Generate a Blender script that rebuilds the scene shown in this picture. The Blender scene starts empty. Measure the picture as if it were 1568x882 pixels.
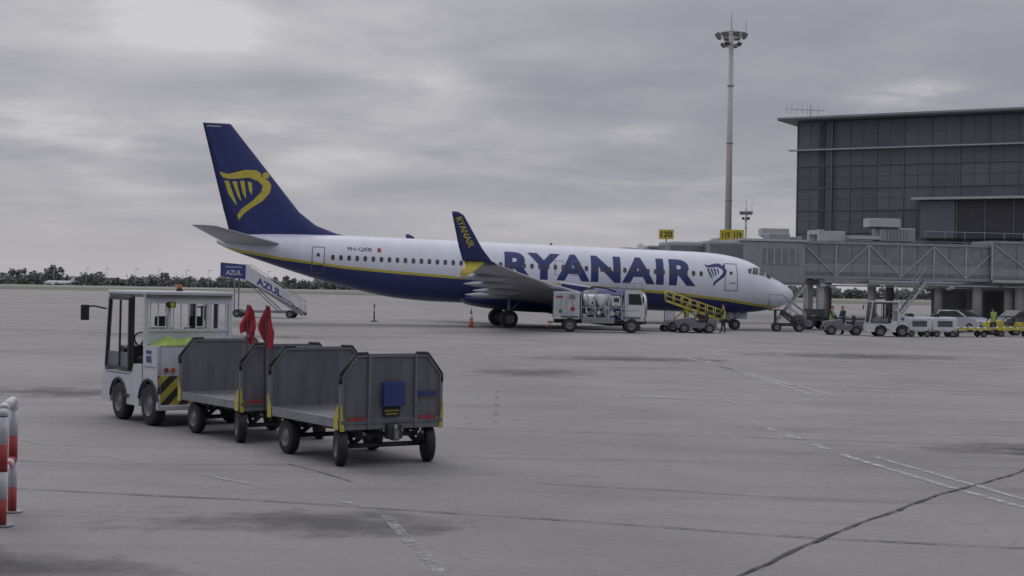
import bpy, bmesh, math, random
import numpy as np
from mathutils import Vector, Matrix, Euler
random.seed(7)
scene=bpy.context.scene
R=math.radians

# ------------------------------------------------------------------ materials
MATS={}
def mat(name,col,rough=.5,metal=0,var=.12,scale=2.0,spec=.4,bump=0,streak=False):
    if name in MATS: return MATS[name]
    m=bpy.data.materials.new(name); m.use_nodes=True
    nt=m.node_tree; N=nt.nodes; L=nt.links
    b=N['Principled BSDF']
    b.inputs['Roughness'].default_value=rough
    b.inputs['Metallic'].default_value=metal
    b.inputs['Specular IOR Level'].default_value=spec
    tc=N.new('ShaderNodeTexCoord'); mp=N.new('ShaderNodeMapping')
    L.new(tc.outputs['Object'],mp.inputs['Vector'])
    if streak: mp.inputs['Scale'].default_value=(3,3,.5)
    n=N.new('ShaderNodeTexNoise'); n.inputs['Scale'].default_value=scale
    n.inputs['Detail'].default_value=5; n.inputs['Roughness'].default_value=.65
    L.new(mp.outputs['Vector'],n.inputs['Vector'])
    mr=N.new('ShaderNodeMapRange'); mr.inputs[1].default_value=.3; mr.inputs[2].default_value=.7
    mr.inputs[3].default_value=1-var; mr.inputs[4].default_value=1+var*.6
    L.new(n.outputs['Fac'],mr.inputs[0])
    mx=N.new('ShaderNodeVectorMath'); mx.operation='SCALE'
    mx.inputs[0].default_value=col[:3]; L.new(mr.outputs[0],mx.inputs['Scale'])
    L.new(mx.outputs[0],b.inputs['Base Color'])
    MATS[name]=m; return m

WHITE=mat('white_paint',(.60,.62,.67),.38,var=.14,scale=2.5)
NAVY=mat('navy_paint',(.034,.047,.165),.33,var=.12)
YEL=mat('yellow_paint',(.56,.48,.08),.45,var=.18,scale=3)
AGREY=mat('aircraft_grey',(.38,.39,.43),.38,var=.15,scale=.8)
BLACK=mat('black_rubber',(.04,.04,.045),.75,var=.3,scale=6)  # black raised in the base colour to stand in for haze
DARK=mat('dark_frame',(.058,.06,.07),.5,var=.25)
STEEL=mat('galvanised_steel',(.29,.30,.33),.5,.35,var=.25,scale=4)
CGREY=mat('cart_grey',(.20,.205,.23),.55,var=.18,scale=2.5,streak=True)
CGREY2=mat('cart_sheet',(.155,.16,.182),.5,var=.28,scale=2.5,streak=True)
HUB=mat('hub_grey',(.21,.21,.225),.5,.3,var=.25,scale=5)
GLASS=mat('dark_glass',(.04,.044,.054),.12,var=.1,spec=.6)
LGLASS=mat('grey_glass',(.20,.21,.235),.2,var=.25,spec=.6)
RED=mat('red_paint',(.38,.055,.055),.55,var=.25,scale=5)
REDCL=mat('red_cloth',(.44,.045,.065),.85,var=.2,scale=9)
BLUE=mat('blue_plate',(.045,.062,.22),.5)
HIVIS=mat('hivis_cloth',(.36,.47,.12),.85,var=.25,scale=9)
ORANGE=mat('orange_plastic',(.50,.14,.055),.55)
CONC=mat('concrete',(.38,.375,.375),.85,var=.18,scale=.5)
JB=mat('bridge_cladding',(.27,.28,.305),.5,var=.15,scale=.7,streak=True)
JBL=mat('bridge_light',(.42,.43,.455),.5,var=.15)
JBD=mat('bridge_dark',(.15,.157,.175),.5,var=.2)
SKIN=mat('skin',(.45,.27,.19),.6); HAIR=mat('hair',(.03,.02,.015),.8)
TROU=mat('trousers',(.035,.04,.065),.8)
POLE=mat('mast_paint',(.44,.43,.40),.6,var=.1,scale=.4)
SILV=mat('bare_metal',(.55,.55,.57),.35,.9)
PLACARD=mat('sign_yellow',(.56,.46,.055),.5)

# ------------------------------------------------------------------ builder
class O:
    def __init__(s,name,loc=(0,0,0),rz=0,ry=0,scale=1):
        s.root=bpy.data.objects.new(name,None); s.root.empty_display_size=.3
        scene.collection.objects.link(s.root)
        s.root.location=loc; s.root.rotation_euler=(0,R(ry),R(rz)); s.root.scale=(scale,)*3
        s.p={}
    def get(s,part,m):
        if part not in s.p: s.p[part]=(bmesh.new(),[])
        bm,ms=s.p[part]
        if m not in ms: ms.append(m)
        return bm,ms.index(m)
    def box(s,part,c,size,m,rot=(0,0,0),bev=0):
        bm,mi=s.get(part,m)
        M=Matrix.Translation(c)@Euler([R(a) for a in rot]).to_matrix().to_4x4()@Matrix.Diagonal((*size,1))
        vs=bmesh.ops.create_cube(bm,size=1,matrix=M)['verts']
        for f in {f for v in vs for f in v.link_faces}: f.material_index=mi
        if bev: bmesh.ops.bevel(bm,geom=list({e for v in vs for e in v.link_edges}),offset=bev,segments=2,affect='EDGES',profile=.6)
    def raw(s,part,vs,fs,m,smooth=False):
        bm,mi=s.get(part,m)
        V=[bm.verts.new(v) for v in vs]
        for f in fs:
            try:
                F=bm.faces.new([V[i] for i in f]); F.material_index=mi; F.smooth=smooth
            except ValueError: pass
    def cyl(s,part,p0,p1,r,m,r2=None,seg=14,caps=True):
        r2=r if r2 is None else r2
        p0=Vector(p0);p1=Vector(p1);d=(p1-p0).normalized()
        a=d.orthogonal().normalized();b=d.cross(a)
        bm,mi=s.get(part,m)
        A=[];B=[]
        for i in range(seg):
            t=2*math.pi*i/seg;q=a*math.cos(t)+b*math.sin(t)
            A.append(bm.verts.new(p0+q*r));B.append(bm.verts.new(p1+q*r2))
        for i in range(seg):
            j=(i+1)%seg
            f=bm.faces.new((A[i],A[j],B[j],B[i]));f.smooth=True;f.material_index=mi
        if caps:
            f=bm.faces.new(A[::-1]);f.material_index=mi
            f=bm.faces.new(B);f.material_index=mi
    def tube(s,part,pts,r,m,seg=8):
        for a,b in zip(pts[:-1],pts[1:]): s.cyl(part,a,b,r,m,seg=seg)
    def beam(s,part,p0,p1,w,h,m):
        p0=Vector(p0);p1=Vector(p1);d=(p1-p0);l=d.length;d.normalize()
        up=Vector((0,0,1)) if abs(d.z)<.98 else Vector((1,0,0))
        y=up.cross(d).normalized();z=d.cross(y)
        bm,mi=s.get(part,m)
        M=Matrix.Translation((p0+p1)/2)@Matrix((d,y,z)).transposed().to_4x4()@Matrix.Diagonal((l,w,h,1))
        vs=bmesh.ops.create_cube(bm,size=1,matrix=M)['verts']
        for f in {f for v in vs for f in v.link_faces}: f.material_index=mi
    def prism(s,part,pts,vec,m):
        n=len(pts);v=Vector(vec)
        vs=[Vector(p) for p in pts]+[Vector(p)+v for p in pts]
        fs=[tuple(range(n))[::-1],tuple(range(n,2*n))]+[(i,(i+1)%n,n+(i+1)%n,n+i) for i in range(n)]
        s.raw(part,vs,fs,m)
    def lathe(s,part,prof,c,axis,m,seg=28):
        ax=Vector(axis).normalized();a=ax.orthogonal().normalized();b=ax.cross(a);c=Vector(c)
        vs=[];fs=[]
        for (t,r) in prof:
            for i in range(seg):
                th=2*math.pi*i/seg
                vs.append(c+ax*t+(a*math.cos(th)+b*math.sin(th))*max(r,.0005))
        for k in range(len(prof)-1):
            for i in range(seg):
                j=(i+1)%seg
                fs.append((k*seg+i,k*seg+j,(k+1)*seg+j,(k+1)*seg+i))
        s.raw(part,vs,fs,m,True)
    def wheel(s,part,c,r,w,axis=(0,1,0),hub=None):
        c=Vector(c)
        k=[(-w/2,r*.55),(-w/2,r*.86),(-w*.42,r*.96),(-w*.25,r),(w*.25,r),(w*.42,r*.96),(w/2,r*.86),(w/2,r*.55)]
        s.lathe(part,k,c,axis,BLACK,28)
        hb=hub or HUB
        s.lathe(part,[(-w*.38,0),(-w*.38,r*.2),(-w*.3,r*.25),(-w*.3,r*.5),(-w/2,r*.56)],c,axis,hb,20)
        s.lathe(part,[(w*.38,0),(w*.38,r*.2),(w*.3,r*.25),(w*.3,r*.5),(w/2,r*.56)],c,axis,hb,20)
    def loft(s,part,rings,m,cap=True,closed=True):
        n=len(rings[0]);vs=[p for r in rings for p in r];fs=[]
        for k in range(len(rings)-1):
            for i in range(n):
                j=(i+1)%n
                fs.append((k*n+i,k*n+j,(k+1)*n+j,(k+1)*n+i))
        if cap: fs.append(tuple(range(n))[::-1]);fs.append(tuple(range((len(rings)-1)*n,len(rings)*n)))
        s.raw(part,vs,fs,m,True)
    def mesh(s,part,me):
        ob=bpy.data.objects.new(part,me);scene.collection.objects.link(ob);ob.parent=s.root;return ob
    def done(s):
        for k,(bm,ms) in s.p.items():
            bmesh.ops.recalc_face_normals(bm,faces=bm.faces)
            me=bpy.data.meshes.new(k);bm.to_mesh(me);bm.free()
            for m in ms: me.materials.append(m)
            ob=s.mesh(k,me)
        return s

def text_mesh(body,w,h,bold=.0,spacing=1.0):
    cu=bpy.data.curves.new('t','FONT');cu.body=body;cu.size=1;cu.offset=bold;cu.space_character=spacing
    cu.resolution_u=4
    ob=bpy.data.objects.new('t',cu);scene.collection.objects.link(ob)
    bpy.context.view_layer.update()
    dg=bpy.context.evaluated_depsgraph_get()
    me=bpy.data.meshes.new_from_object(ob.evaluated_get(dg))
    bpy.data.objects.remove(ob)
    bm=bmesh.new();bm.from_mesh(me);bpy.data.meshes.remove(me)
    xs=[v.co.x for v in bm.verts];ys=[v.co.y for v in bm.verts]
    x0,x1,y0,y1=min(xs),max(xs),min(ys),max(ys)
    for v in bm.verts:
        v.co.x=(v.co.x-x0)/(x1-x0)*w;v.co.y=(v.co.y-y0)/(y1-y0)*h;v.co.z=0
    return bm,w,h
def cutbm(bm,w,h,cy,cx=0,x0=0,y0=0):
    if cy:
        k=y0+cy
        while k<y0+h:
            bmesh.ops.bisect_plane(bm,geom=bm.verts[:]+bm.edges[:]+bm.faces[:],plane_co=(0,k,0),plane_no=(0,1,0));k+=cy
    if cx:
        k=x0+cx
        while k<x0+w:
            bmesh.ops.bisect_plane(bm,geom=bm.verts[:]+bm.edges[:]+bm.faces[:],plane_co=(k,0,0),plane_no=(1,0,0));k+=cx
def put_bm(o,part,bm,fn,m):
    for v in bm.verts: v.co=Vector(fn(v.co.x,v.co.y))
    me=bpy.data.meshes.new(part);bm.to_mesh(me);bm.free();me.materials.append(m)
    o.mesh(part,me)
def put_text(o,part,body,w,h,fn,m,bold=0,spacing=1,cy=0,cx=0):
    bm,_,_=text_mesh(body,w,h,bold,spacing);cutbm(bm,w,h,cy,cx);put_bm(o,part,bm,fn,m)
def poly_bm(polys):
    bm=bmesh.new()
    for p in polys:
        vs=[bm.verts.new((x,y,0)) for x,y in p]
        bm.faces.new(vs)
    bm.normal_update()
    bmesh.ops.triangulate(bm,faces=bm.faces[:],quad_method='BEAUTY',ngon_method='EAR_CLIP')
    return bm

# ------------------------------------------------------------------ airliner
TAB=np.array([
[0,2.86,2.84,.01],[.06,3.02,2.66,.2],[.2,3.2,2.46,.38],[.5,3.42,2.24,.62],[1,3.70,2.02,.92],[1.6,3.97,1.83,1.18],
[2.1,4.30,1.72,1.36],[2.7,4.72,1.62,1.52],[3.4,5.02,1.54,1.66],[4.4,5.26,1.48,1.79],[5.6,5.40,1.45,1.86],[7,5.45,1.44,1.88],
[12,5.45,1.44,1.88],[18,5.45,1.44,1.88],[24,5.45,1.44,1.88],[26.5,5.45,1.56,1.87],[29,5.45,1.95,1.80],[31,5.43,2.38,1.62],
[33,5.39,2.92,1.33],[35,5.31,3.50,.97],[36.5,5.20,3.95,.68],[37.5,5.06,4.30,.42],[38.1,4.85,4.58,.15]])
def smooth_tab():
    d=TAB[:,0];out=[]
    for k in range(1,4):
        y=TAB[:,k];m=np.zeros(len(d))
        for i in range(1,len(d)-1):
            a=(y[i]-y[i-1])/(d[i]-d[i-1]);b=(y[i+1]-y[i])/(d[i+1]-d[i])
            m[i]=0 if a*b<=0 else 2*a*b/(a+b)
        m[0]=(y[1]-y[0])/(d[1]-d[0]);m[-1]=(y[-1]-y[-2])/(d[-1]-d[-2])
        out.append((y,m))
    def f(x):
        i=min(max(int(np.searchsorted(d,x))-1,0),len(d)-2)
        h=d[i+1]-d[i];t=(x-d[i])/h;r=[]
        for y,m in out:
            r.append(float((2*t**3-3*t*t+1)*y[i]+(t**3-2*t*t+t)*h*m[i]+(-2*t**3+3*t*t)*y[i+1]+(t**3-t*t)*h*m[i+1]))
        return r
    return f
prof=smooth_tab()
SD=[0,1,2.8,5,9,14,21.3,26,29.9,34,38.2];SZ=[1.95,2.0,2.16,2.42,2.72,2.9,3.07,3.25,3.45,3.85,4.45]
def stripe(d): return float(np.interp(d,SD,SZ))
def surf_y(d,z):
    t,b,w=prof(d);c=(t+b)/2;h=(t-b)/2
    q=max(0,1-((z-c)/h)**2);return w*math.sqrt(q)
def aero(t): return 10*(.2969*math.sqrt(t)-.126*t-.3516*t*t+.2843*t**3-.1036*t**4)
FZ=[5.2,5.55,6.0,6.8,9.5,12.2];FL=[28.8,30.6,31.9,33.0,35.27,37.55];FT=[37.3,37.42,37.55,37.8,38.55,39.3];FH=[.22,.22,.22,.22,.16,.09]
def fin_y(d,z):
    l=np.interp(z,FZ,FL);t=np.interp(z,FZ,FT);h=np.interp(z,FZ,FH)
    u=min(max((d-l)/(t-l),0.0001),1);return float(h*aero(u))
HARP=[[(331,263),(345,266),(358,262),(372,258),(386,258),(394,263),(394,267),(400,271),(406,274),(410,281),(408,292),(398,305),(382,316),(370,326),(363,336),(360.5,328),
 (366,319),(384,304),(395,291),(397,282),(390,275),(376,270),(360,272.5),(345,273.5),(336,271)],
 [(339,276),(346,276.5),(351,291),(360,313),(355,309),(346,296)],
 [(351,277),(357.5,276.5),(360.5,288),(366,307),(360.5,300)],
 [(362.5,275.5),(369,275),(371,286),(373,303),(368,296)],
 [(374,276),(380,277.5),(381.5,287),(381,297),(377,290)],
 [(401+5.2*math.cos(a*.628),265.5+5.2*math.sin(a*.628)) for a in range(10)]]
fmat=bpy.data.materials.new('livery');fmat.use_nodes=True
def mk_livery(m,white,yel,navy):
    nt=m.node_tree;N=nt.nodes;L=nt.links;b=N['Principled BSDF']
    at=N.new('ShaderNodeAttribute');at.attribute_name='sv'
    g1=N.new('ShaderNodeMath');g1.operation='GREATER_THAN';g1.inputs[1].default_value=0
    g2=N.new('ShaderNodeMath');g2.operation='GREATER_THAN';g2.inputs[1].default_value=-.17
    L.new(at.outputs['Fac'],g1.inputs[0]);L.new(at.outputs['Fac'],g2.inputs[0])
    m1=N.new('ShaderNodeMix');m1.data_type='RGBA';m1.inputs['A'].default_value=(*navy,1);m1.inputs['B'].default_value=(*yel,1)
    m2=N.new('ShaderNodeMix');m2.data_type='RGBA';m2.inputs['B'].default_value=(*white,1)
    L.new(g2.outputs[0],m1.inputs['Factor']);L.new(g1.outputs[0],m2.inputs['Factor']);L.new(m1.outputs['Result'],m2.inputs['A'])
    tc=N.new('ShaderNodeTexCoord');mp=N.new('ShaderNodeMapping');mp.inputs['Scale'].default_value=(1.3,.3,.3)
    n=N.new('ShaderNodeTexNoise');n.inputs['Scale'].default_value=1.1;n.inputs['Detail'].default_value=5
    L.new(tc.outputs['Object'],mp.inputs['Vector']);L.new(mp.outputs[0],n.inputs['Vector'])
    mr=N.new('ShaderNodeMapRange');mr.inputs[1].default_value=.3;mr.inputs[2].default_value=.7;mr.inputs[3].default_value=.92;mr.inputs[4].default_value=1.03
    L.new(n.outputs['Fac'],mr.inputs[0])
    sc=N.new('ShaderNodeVectorMath');sc.operation='SCALE';L.new(m2.outputs['Result'],sc.inputs[0]);L.new(mr.outputs[0],sc.inputs['Scale'])
    L.new(sc.outputs[0],b.inputs['Base Color']);b.inputs['Roughness'].default_value=.3
mk_livery(fmat,(.69,.715,.80),(.56,.48,.08),(.034,.047,.165))

def airliner(name,loc,rz,ry,livery=True,scale=1):
    o=O(name,loc,rz,ry,scale)
    ds=[3*(i/40)**2 for i in range(40)]+list(np.linspace(3,38.1,120))
    n=72;verts=[];sv=[];faces=[]
    for d in ds:
        t,b,w=prof(d);c=(t+b)/2;h=(t-b)/2;sz=stripe(d)
        for i in range(n):
            a=2*math.pi*i/n
            z=c+h*math.cos(a);verts.append((19.6-d,w*math.sin(a),z));sv.append(z-sz if livery else 1.0)
    for k in range(len(ds)-1):
        for i in range(n):
            j=(i+1)%n;faces.append((k*n+i,k*n+j,(k+1)*n+j,(k+1)*n+i))
    faces.append(tuple(range(n)));faces.append(tuple(range((len(ds)-1)*n,len(ds)*n))[::-1])
    me=bpy.data.meshes.new('fuselage');me.from_pydata(verts,[],faces)
    a=me.attributes.new('sv','FLOAT','POINT');a.data.foreach_set('value',sv)
    me.polygons.foreach_set('use_smooth',[True]*len(me.polygons));me.materials.append(fmat);o.mesh('fuselage',me)
    tailm=NAVY if livery else WHITE;engm=NAVY if livery else WHITE
    rings=[]
    for d in np.linspace(12.2,22.5,24):
        u=(d-12.2)/10.3;k=math.sin(math.pi*u)**.5
        rings.append([(19.6-d,(1.2+.95*k)*math.sin(q),1.75+(.2+.55*k)*math.cos(q)) for q in [2*math.pi*i/32 for i in range(32)]])
    o.loft('belly_fairing',rings,tailm)
    ts=[0,.01,.04,.1,.2,.35,.55,.78,1]
    def ring(le,ch,ht,nv):
        le=Vector(le);nv=Vector(nv).normalized();r=[]
        for t in ts: r.append(le+Vector((-ch*t,0,0))+nv*(ht*aero(t)*.5))
        for t in ts[::-1][1:-1]: r.append(le+Vector((-ch*t,0,0))-nv*(ht*aero(t)*.5))
        return r
    rings=[]
    for z in [5.2,5.35,5.55,5.75,6,6.4,6.8,8,9.5,11,12.1,12.2]:
        l=float(np.interp(z,FZ,FL));t=float(np.interp(z,FZ,FT));h=float(np.interp(z,FZ,FH))
        rings.append(ring((19.6-l,0,z),t-l,2*h,(0,1,0)))
    o.loft('vertical_fin',rings,tailm)
    if livery:
        for s in (-1,1):
            for (za,zb) in ((5.7,8),(8,10),(10,12.1)):
                da=float(np.interp(za,FZ,FL)*.33+np.interp(za,FZ,FT)*.67);db=float(np.interp(zb,FZ,FL)*.33+np.interp(zb,FZ,FT)*.67)
                o.beam('rudder_gap',(19.6-da,s*(fin_y(da,za)+.0),za),(19.6-db,s*(fin_y(db,zb)+.0),zb),.03,.02,BLACK)
        o.box('fin_marking',(19.6-38.6,-.085,12.0),(.9,.01,.05),WHITE)
    for s in (-1,1):
        nm='right' if s<0 else 'left'
        o.loft('stabiliser_'+nm,[ring((19.6-l,s*y,z),c,th,(0,0,1)) for y,l,c,z,th in [(.4,33.8,3.8,4.62,.34),(3.5,35.65,2.7,4.98,.24),(7.0,37.75,1.45,5.4,.12),(7.15,38.1,1.1,5.42,.06)]],AGREY if livery else WHITE)
        W=[(1.2,12.7,8.3,1.95,1.0),(1.9,13.2,7.8,1.98,.95),(5.8,15.7,5.5,2.36,.62),(10,18.2,4.0,2.80,.42),(14,20.7,2.65,3.32,.28),(16.6,22.3,1.7,3.72,.18)]
        o.loft('wing_'+nm,[ring((19.6-l,s*y,z),c,th,(0,-.1*s,1)) for y,l,c,z,th in W],AGREY if livery else WHITE)
        wl=[(16.6,22.3,1.7,3.72,.18,(0,-.1*s,1)),(17.0,22.6,1.6,3.84,.16,(0,-.5*s,1)),(17.25,22.85,1.45,4.1,.14,(0,-1*s,.6)),(17.4,23.2,1.25,4.5,.11,(0,-1*s,.2)),(17.85,24.3,.62,6.2,.06,(0,-1*s,.2)),(17.9,24.62,.33,6.38,.03,(0,-1*s,.2))]
        o.loft('winglet_'+nm,[ring((19.6-l,s*y,z),c,th,nv) for y,l,c,z,th,nv in wl],tailm)
        ll=[(16.95,22.9,1.1,3.82,.12,(0,s,.6)),(17.3,23.4,.8,3.4,.08,(0,s,.6)),(17.6,24.0,.35,2.98,.04,(0,s,.6))]
        o.loft('lower_winglet_'+nm,[ring((19.6-l,s*y,z),c,th,nv) for y,l,c,z,th,nv in ll],YEL if livery else WHITE)
        for y,xx,z in [(4.0,-1.6,1.98),(7.4,-1.5,2.25),(10.4,-2.4,2.62),(13.2,-3.2,2.98)]:
            o.lathe('flap_track_fairings',[(-1.6,0.01),(-1.0,.13),(0,.2),(.9,.17),(1.5,.02)],(xx+.2,s*y,z),(1,0,0),AGREY,10)
        ec=(0,s*4.83,1.58)
        o.lathe('engine_'+nm,[(8.1,.80),(8.25,.88),(8.28,.95),(8.2,1.02),(7.9,1.09)],ec,(1,0,0),SILV)
        o.lathe('engine_'+nm,[(7.9,1.09),(7.2,1.16),(6.0,1.18),(4.9,1.1),(4.2,.98)],ec,(1,0,0),engm)
        o.lathe('engine_'+nm,[(4.2,.95),(4.1,.72),(3.4,.6),(2.9,.45),(2.8,.3),(2.2,.03)],ec,(1,0,0),DARK)
        o.lathe('engine_'+nm,[(8.1,.80),(7.4,.77),(7.1,.77),(7.1,.3),(7.6,.02)],ec,(1,0,0),DARK)
        o.box('engine_'+nm,(4.6,s*4.83,2.5),(3.6,.3,.7),engm,rot=(0,6,0),bev=.1)
        o.cyl('main_gear_'+nm,(0,s*2.86,.56),(0,s*2.86,2.0),.11,STEEL)
        o.cyl('main_gear_'+nm,(0,s*2.5,.56),(0,s*3.25,.56),.08,STEEL)
        o.cyl('main_gear_'+nm,(0,s*2.86,1.0),(1.0,s*2.2,1.9),.06,STEEL)
        for k in (-.27,.27): o.wheel('main_gear_'+nm,(0,s*(2.86)+k,.56),.56,.38)
    o.cyl('nose_gear',(15.6,0,.75),(15.6,0,1.9),.07,STEEL);o.cyl('nose_gear',(15.6,0,1.1),(16.4,0,1.7),.05,STEEL)
    for k in (-.2,.2): o.wheel('nose_gear',(15.6,k,.73),.34,.2)
    o.box('nose_gear',(15.9,0,1.35),(1.1,.05,.5),WHITE)
    for s in (-1,1):
        d=6.9
        while d<31.2:
            pts=[]
            for q in range(12):
                a=2*math.pi*q/12
                du=.115*math.copysign(abs(math.cos(a))**.6,math.cos(a));dz=.165*math.copysign(abs(math.sin(a))**.6,math.sin(a))
                z=3.98+dz;pts.append((19.6-d+du,s*(surf_y(d,z)+.016),z))
            o.raw('cabin_windows',pts,[tuple(range(12))],GLASS if livery else DARK)
            d+=.508
        for quad in ([(1.75,4.05),(2.12,4.25),(2.35,3.98),(1.95,3.82)],[(2.2,4.33),(2.65,4.52),(2.85,4.08),(2.43,4.0)],[(2.74,4.53),(3.2,4.56),(3.35,4.12),(2.94,4.08)],[(3.3,4.5),(3.62,4.42),(3.62,4.16),(3.45,4.12)]):
            m=5;gv=[];gf=[]
            for i in range(m):
                for j in range(m):
                    u=i/(m-1);v=j/(m-1)
                    a=Vector(quad[0]).lerp(Vector(quad[1]),u);b=Vector(quad[3]).lerp(Vector(quad[2]),u);p=a.lerp(b,v)
                    gv.append((19.6-p.x+.005,s*(surf_y(p.x,p.y)+.02),p.y+.01))
            for i in range(m-1):
                for j in range(m-1): gf.append((i*m+j,i*m+j+1,(i+1)*m+j+1,(i+1)*m+j))
            o.raw('cockpit_windows',gv,gf,GLASS)
        def line(d0,z0,d1,z1,w=.03,m=DARK):
            k=8;vs=[];fs=[]
            dx,dz=d1-d0,z1-z0;l=math.hypot(dx,dz);nx,nz=-dz/l*w/2,dx/l*w/2
            for i in range(k+1):
                d_=d0+dx*i/k;z_=z0+dz*i/k
                for q in (1,-1):
                    dd=d_+nx*q;zz=z_+nz*q;vs.append((19.6-dd,s*(surf_y(dd,zz)+.013),zz))
            for i in range(k): fs.append((2*i,2*i+1,2*i+3,2*i+2))
            o.raw('door_outlines',vs,fs,m)
        if livery:
            for dc,zb,zt,hw in [(4.85,2.95,4.72,.42),(31.7,2.95,4.6,.38)]:
                for a in ((dc-hw,zb,dc-hw,zt),(dc+hw,zb,dc+hw,zt),(dc-hw,zb,dc+hw,zb),(dc-hw,zt,dc+hw,zt)): line(*a,w=.05,m=HUB)
                line(dc-.1,4.1,dc+.1,4.1,w=.2)
                line(dc-.3,3.45,dc+.1,3.45,w=.05)
            for dc in (15.2,16.3):
                for a in ((dc-.27,3.5,dc-.27,4.4),(dc+.27,3.5,dc+.27,4.4),(dc-.27,4.4,dc+.27,4.4),(dc-.27,3.5,dc+.27,3.5)): line(*a,w=.03,m=HUB)
            for dc in (8.5,24.5):
                for a in ((dc-.6,1.9,dc-.6,2.6),(dc+.6,1.9,dc+.6,2.6),(dc-.6,2.6,dc+.6,2.6)): line(*a,w=.03,m=BLUE)
    if livery:
        for s in (-1,1):
            def f(u,v,s=s):
                x=(-.25+u) if s<0 else (12.25-u)
                return (x,s*(surf_y(19.6-x,3.14+v)+.010),3.14+v)
            put_text(o,'title_lettering','RYANAIR',12.6,1.72,f,NAVY,bold=.045,spacing=1.14,cy=.12)
            def f2(u,v,s=s):
                x=(-10.3+u) if s<0 else (-8.7-u)
                return (x,s*(surf_y(19.6-x,4.42+v)+.012),4.42+v)
            put_text(o,'registration','9H-QEB',1.55,.27,f2,NAVY,bold=.01,cy=.1)
            bm=poly_bm([[(0,0),(.24,0),(.24,.27),(0,.27)]])
            put_bm(o,'flag_decal',bm,lambda u,v,s=s:(-8.4+u,s*(surf_y(28-u,4.42+v)+.012),4.42+v),RED)
            bm=poly_bm(HARP);cutbm(bm,90,90,8,10,325,250)
            def fh(x,y,s=s):
                X=(x-333)/23.9-18.45;Z=(435.5-y)/24.2+2.0
                return (X,s*(fin_y(19.6-X,Z)+.02),Z)
            put_bm(o,'tail_harp',bm,fh,YEL)
            bm=poly_bm(HARP);cutbm(bm,90,90,8,10,325,250)
            def fn(x,y,s=s):
                X=12.95+(x-331)/79*1.5;Z=3.2+(336-y)/78*1.5
                return (X,s*(surf_y(19.6-X,Z)+.014),Z)
            put_bm(o,'nose_harp',bm,fn,NAVY)
            def fw(u,v,s=s):
                t=u/2.0;z=6.08-1.62*t;d=24.60+(23.72-24.60)*t+(.18-v)*.9
                y=17.88+(17.4-17.88)*t
                return (19.6-d,s*(y+.06),z-(.18-v)*.35)
            put_text(o,'winglet_lettering','RYANAIR',1.9,.36,fw,YEL,bold=.02)
        o.box('antenna',(9,0,5.6),(.4,.04,.4),WHITE,rot=(0,-20,0));o.box('antenna',(-3,0,5.6),(.4,.04,.35),WHITE)
        o.cyl('beacon',(3,0,5.42),(3,0,5.58),.08,RED)
    o.done();return o
airliner('airliner',(-.6,98,0),8,1.4)
airliner('airliner',(-280,930,0),172,0,livery=False,scale=.52)

# ------------------------------------------------------------------ tug
HAZ=bpy.data.materials.new('hazard_stripes');HAZ.use_nodes=True
nt=HAZ.node_tree;N=nt.nodes;L=nt.links
tc=N.new('ShaderNodeTexCoord');sp=N.new('ShaderNodeSeparateXYZ');L.new(tc.outputs['Object'],sp.inputs[0])
ad=N.new('ShaderNodeMath');ad.operation='ADD';L.new(sp.outputs['Y'],ad.inputs[0]);L.new(sp.outputs['Z'],ad.inputs[1])
ad2=N.new('ShaderNodeMath');ad2.operation='ADD';L.new(ad.outputs[0],ad2.inputs[0]);L.new(sp.outputs['X'],ad2.inputs[1])
mu=N.new('ShaderNodeMath');mu.operation='MULTIPLY';mu.inputs[1].default_value=3.1;L.new(ad2.outputs[0],mu.inputs[0])
fr=N.new('ShaderNodeMath');fr.operation='FRACT';L.new(mu.outputs[0],fr.inputs[0])
gt=N.new('ShaderNodeMath');gt.operation='GREATER_THAN';gt.inputs[1].default_value=.5;L.new(fr.outputs[0],gt.inputs[0])
mx=N.new('ShaderNodeMix');mx.data_type='RGBA';mx.inputs['A'].default_value=(.04,.04,.04,1);mx.inputs['B'].default_value=(.48,.42,.08,1)
L.new(gt.outputs[0],mx.inputs['Factor']);L.new(mx.outputs['Result'],N['Principled BSDF'].inputs['Base Color'])
N['Principled BSDF'].inputs['Roughness'].default_value=.5

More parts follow.
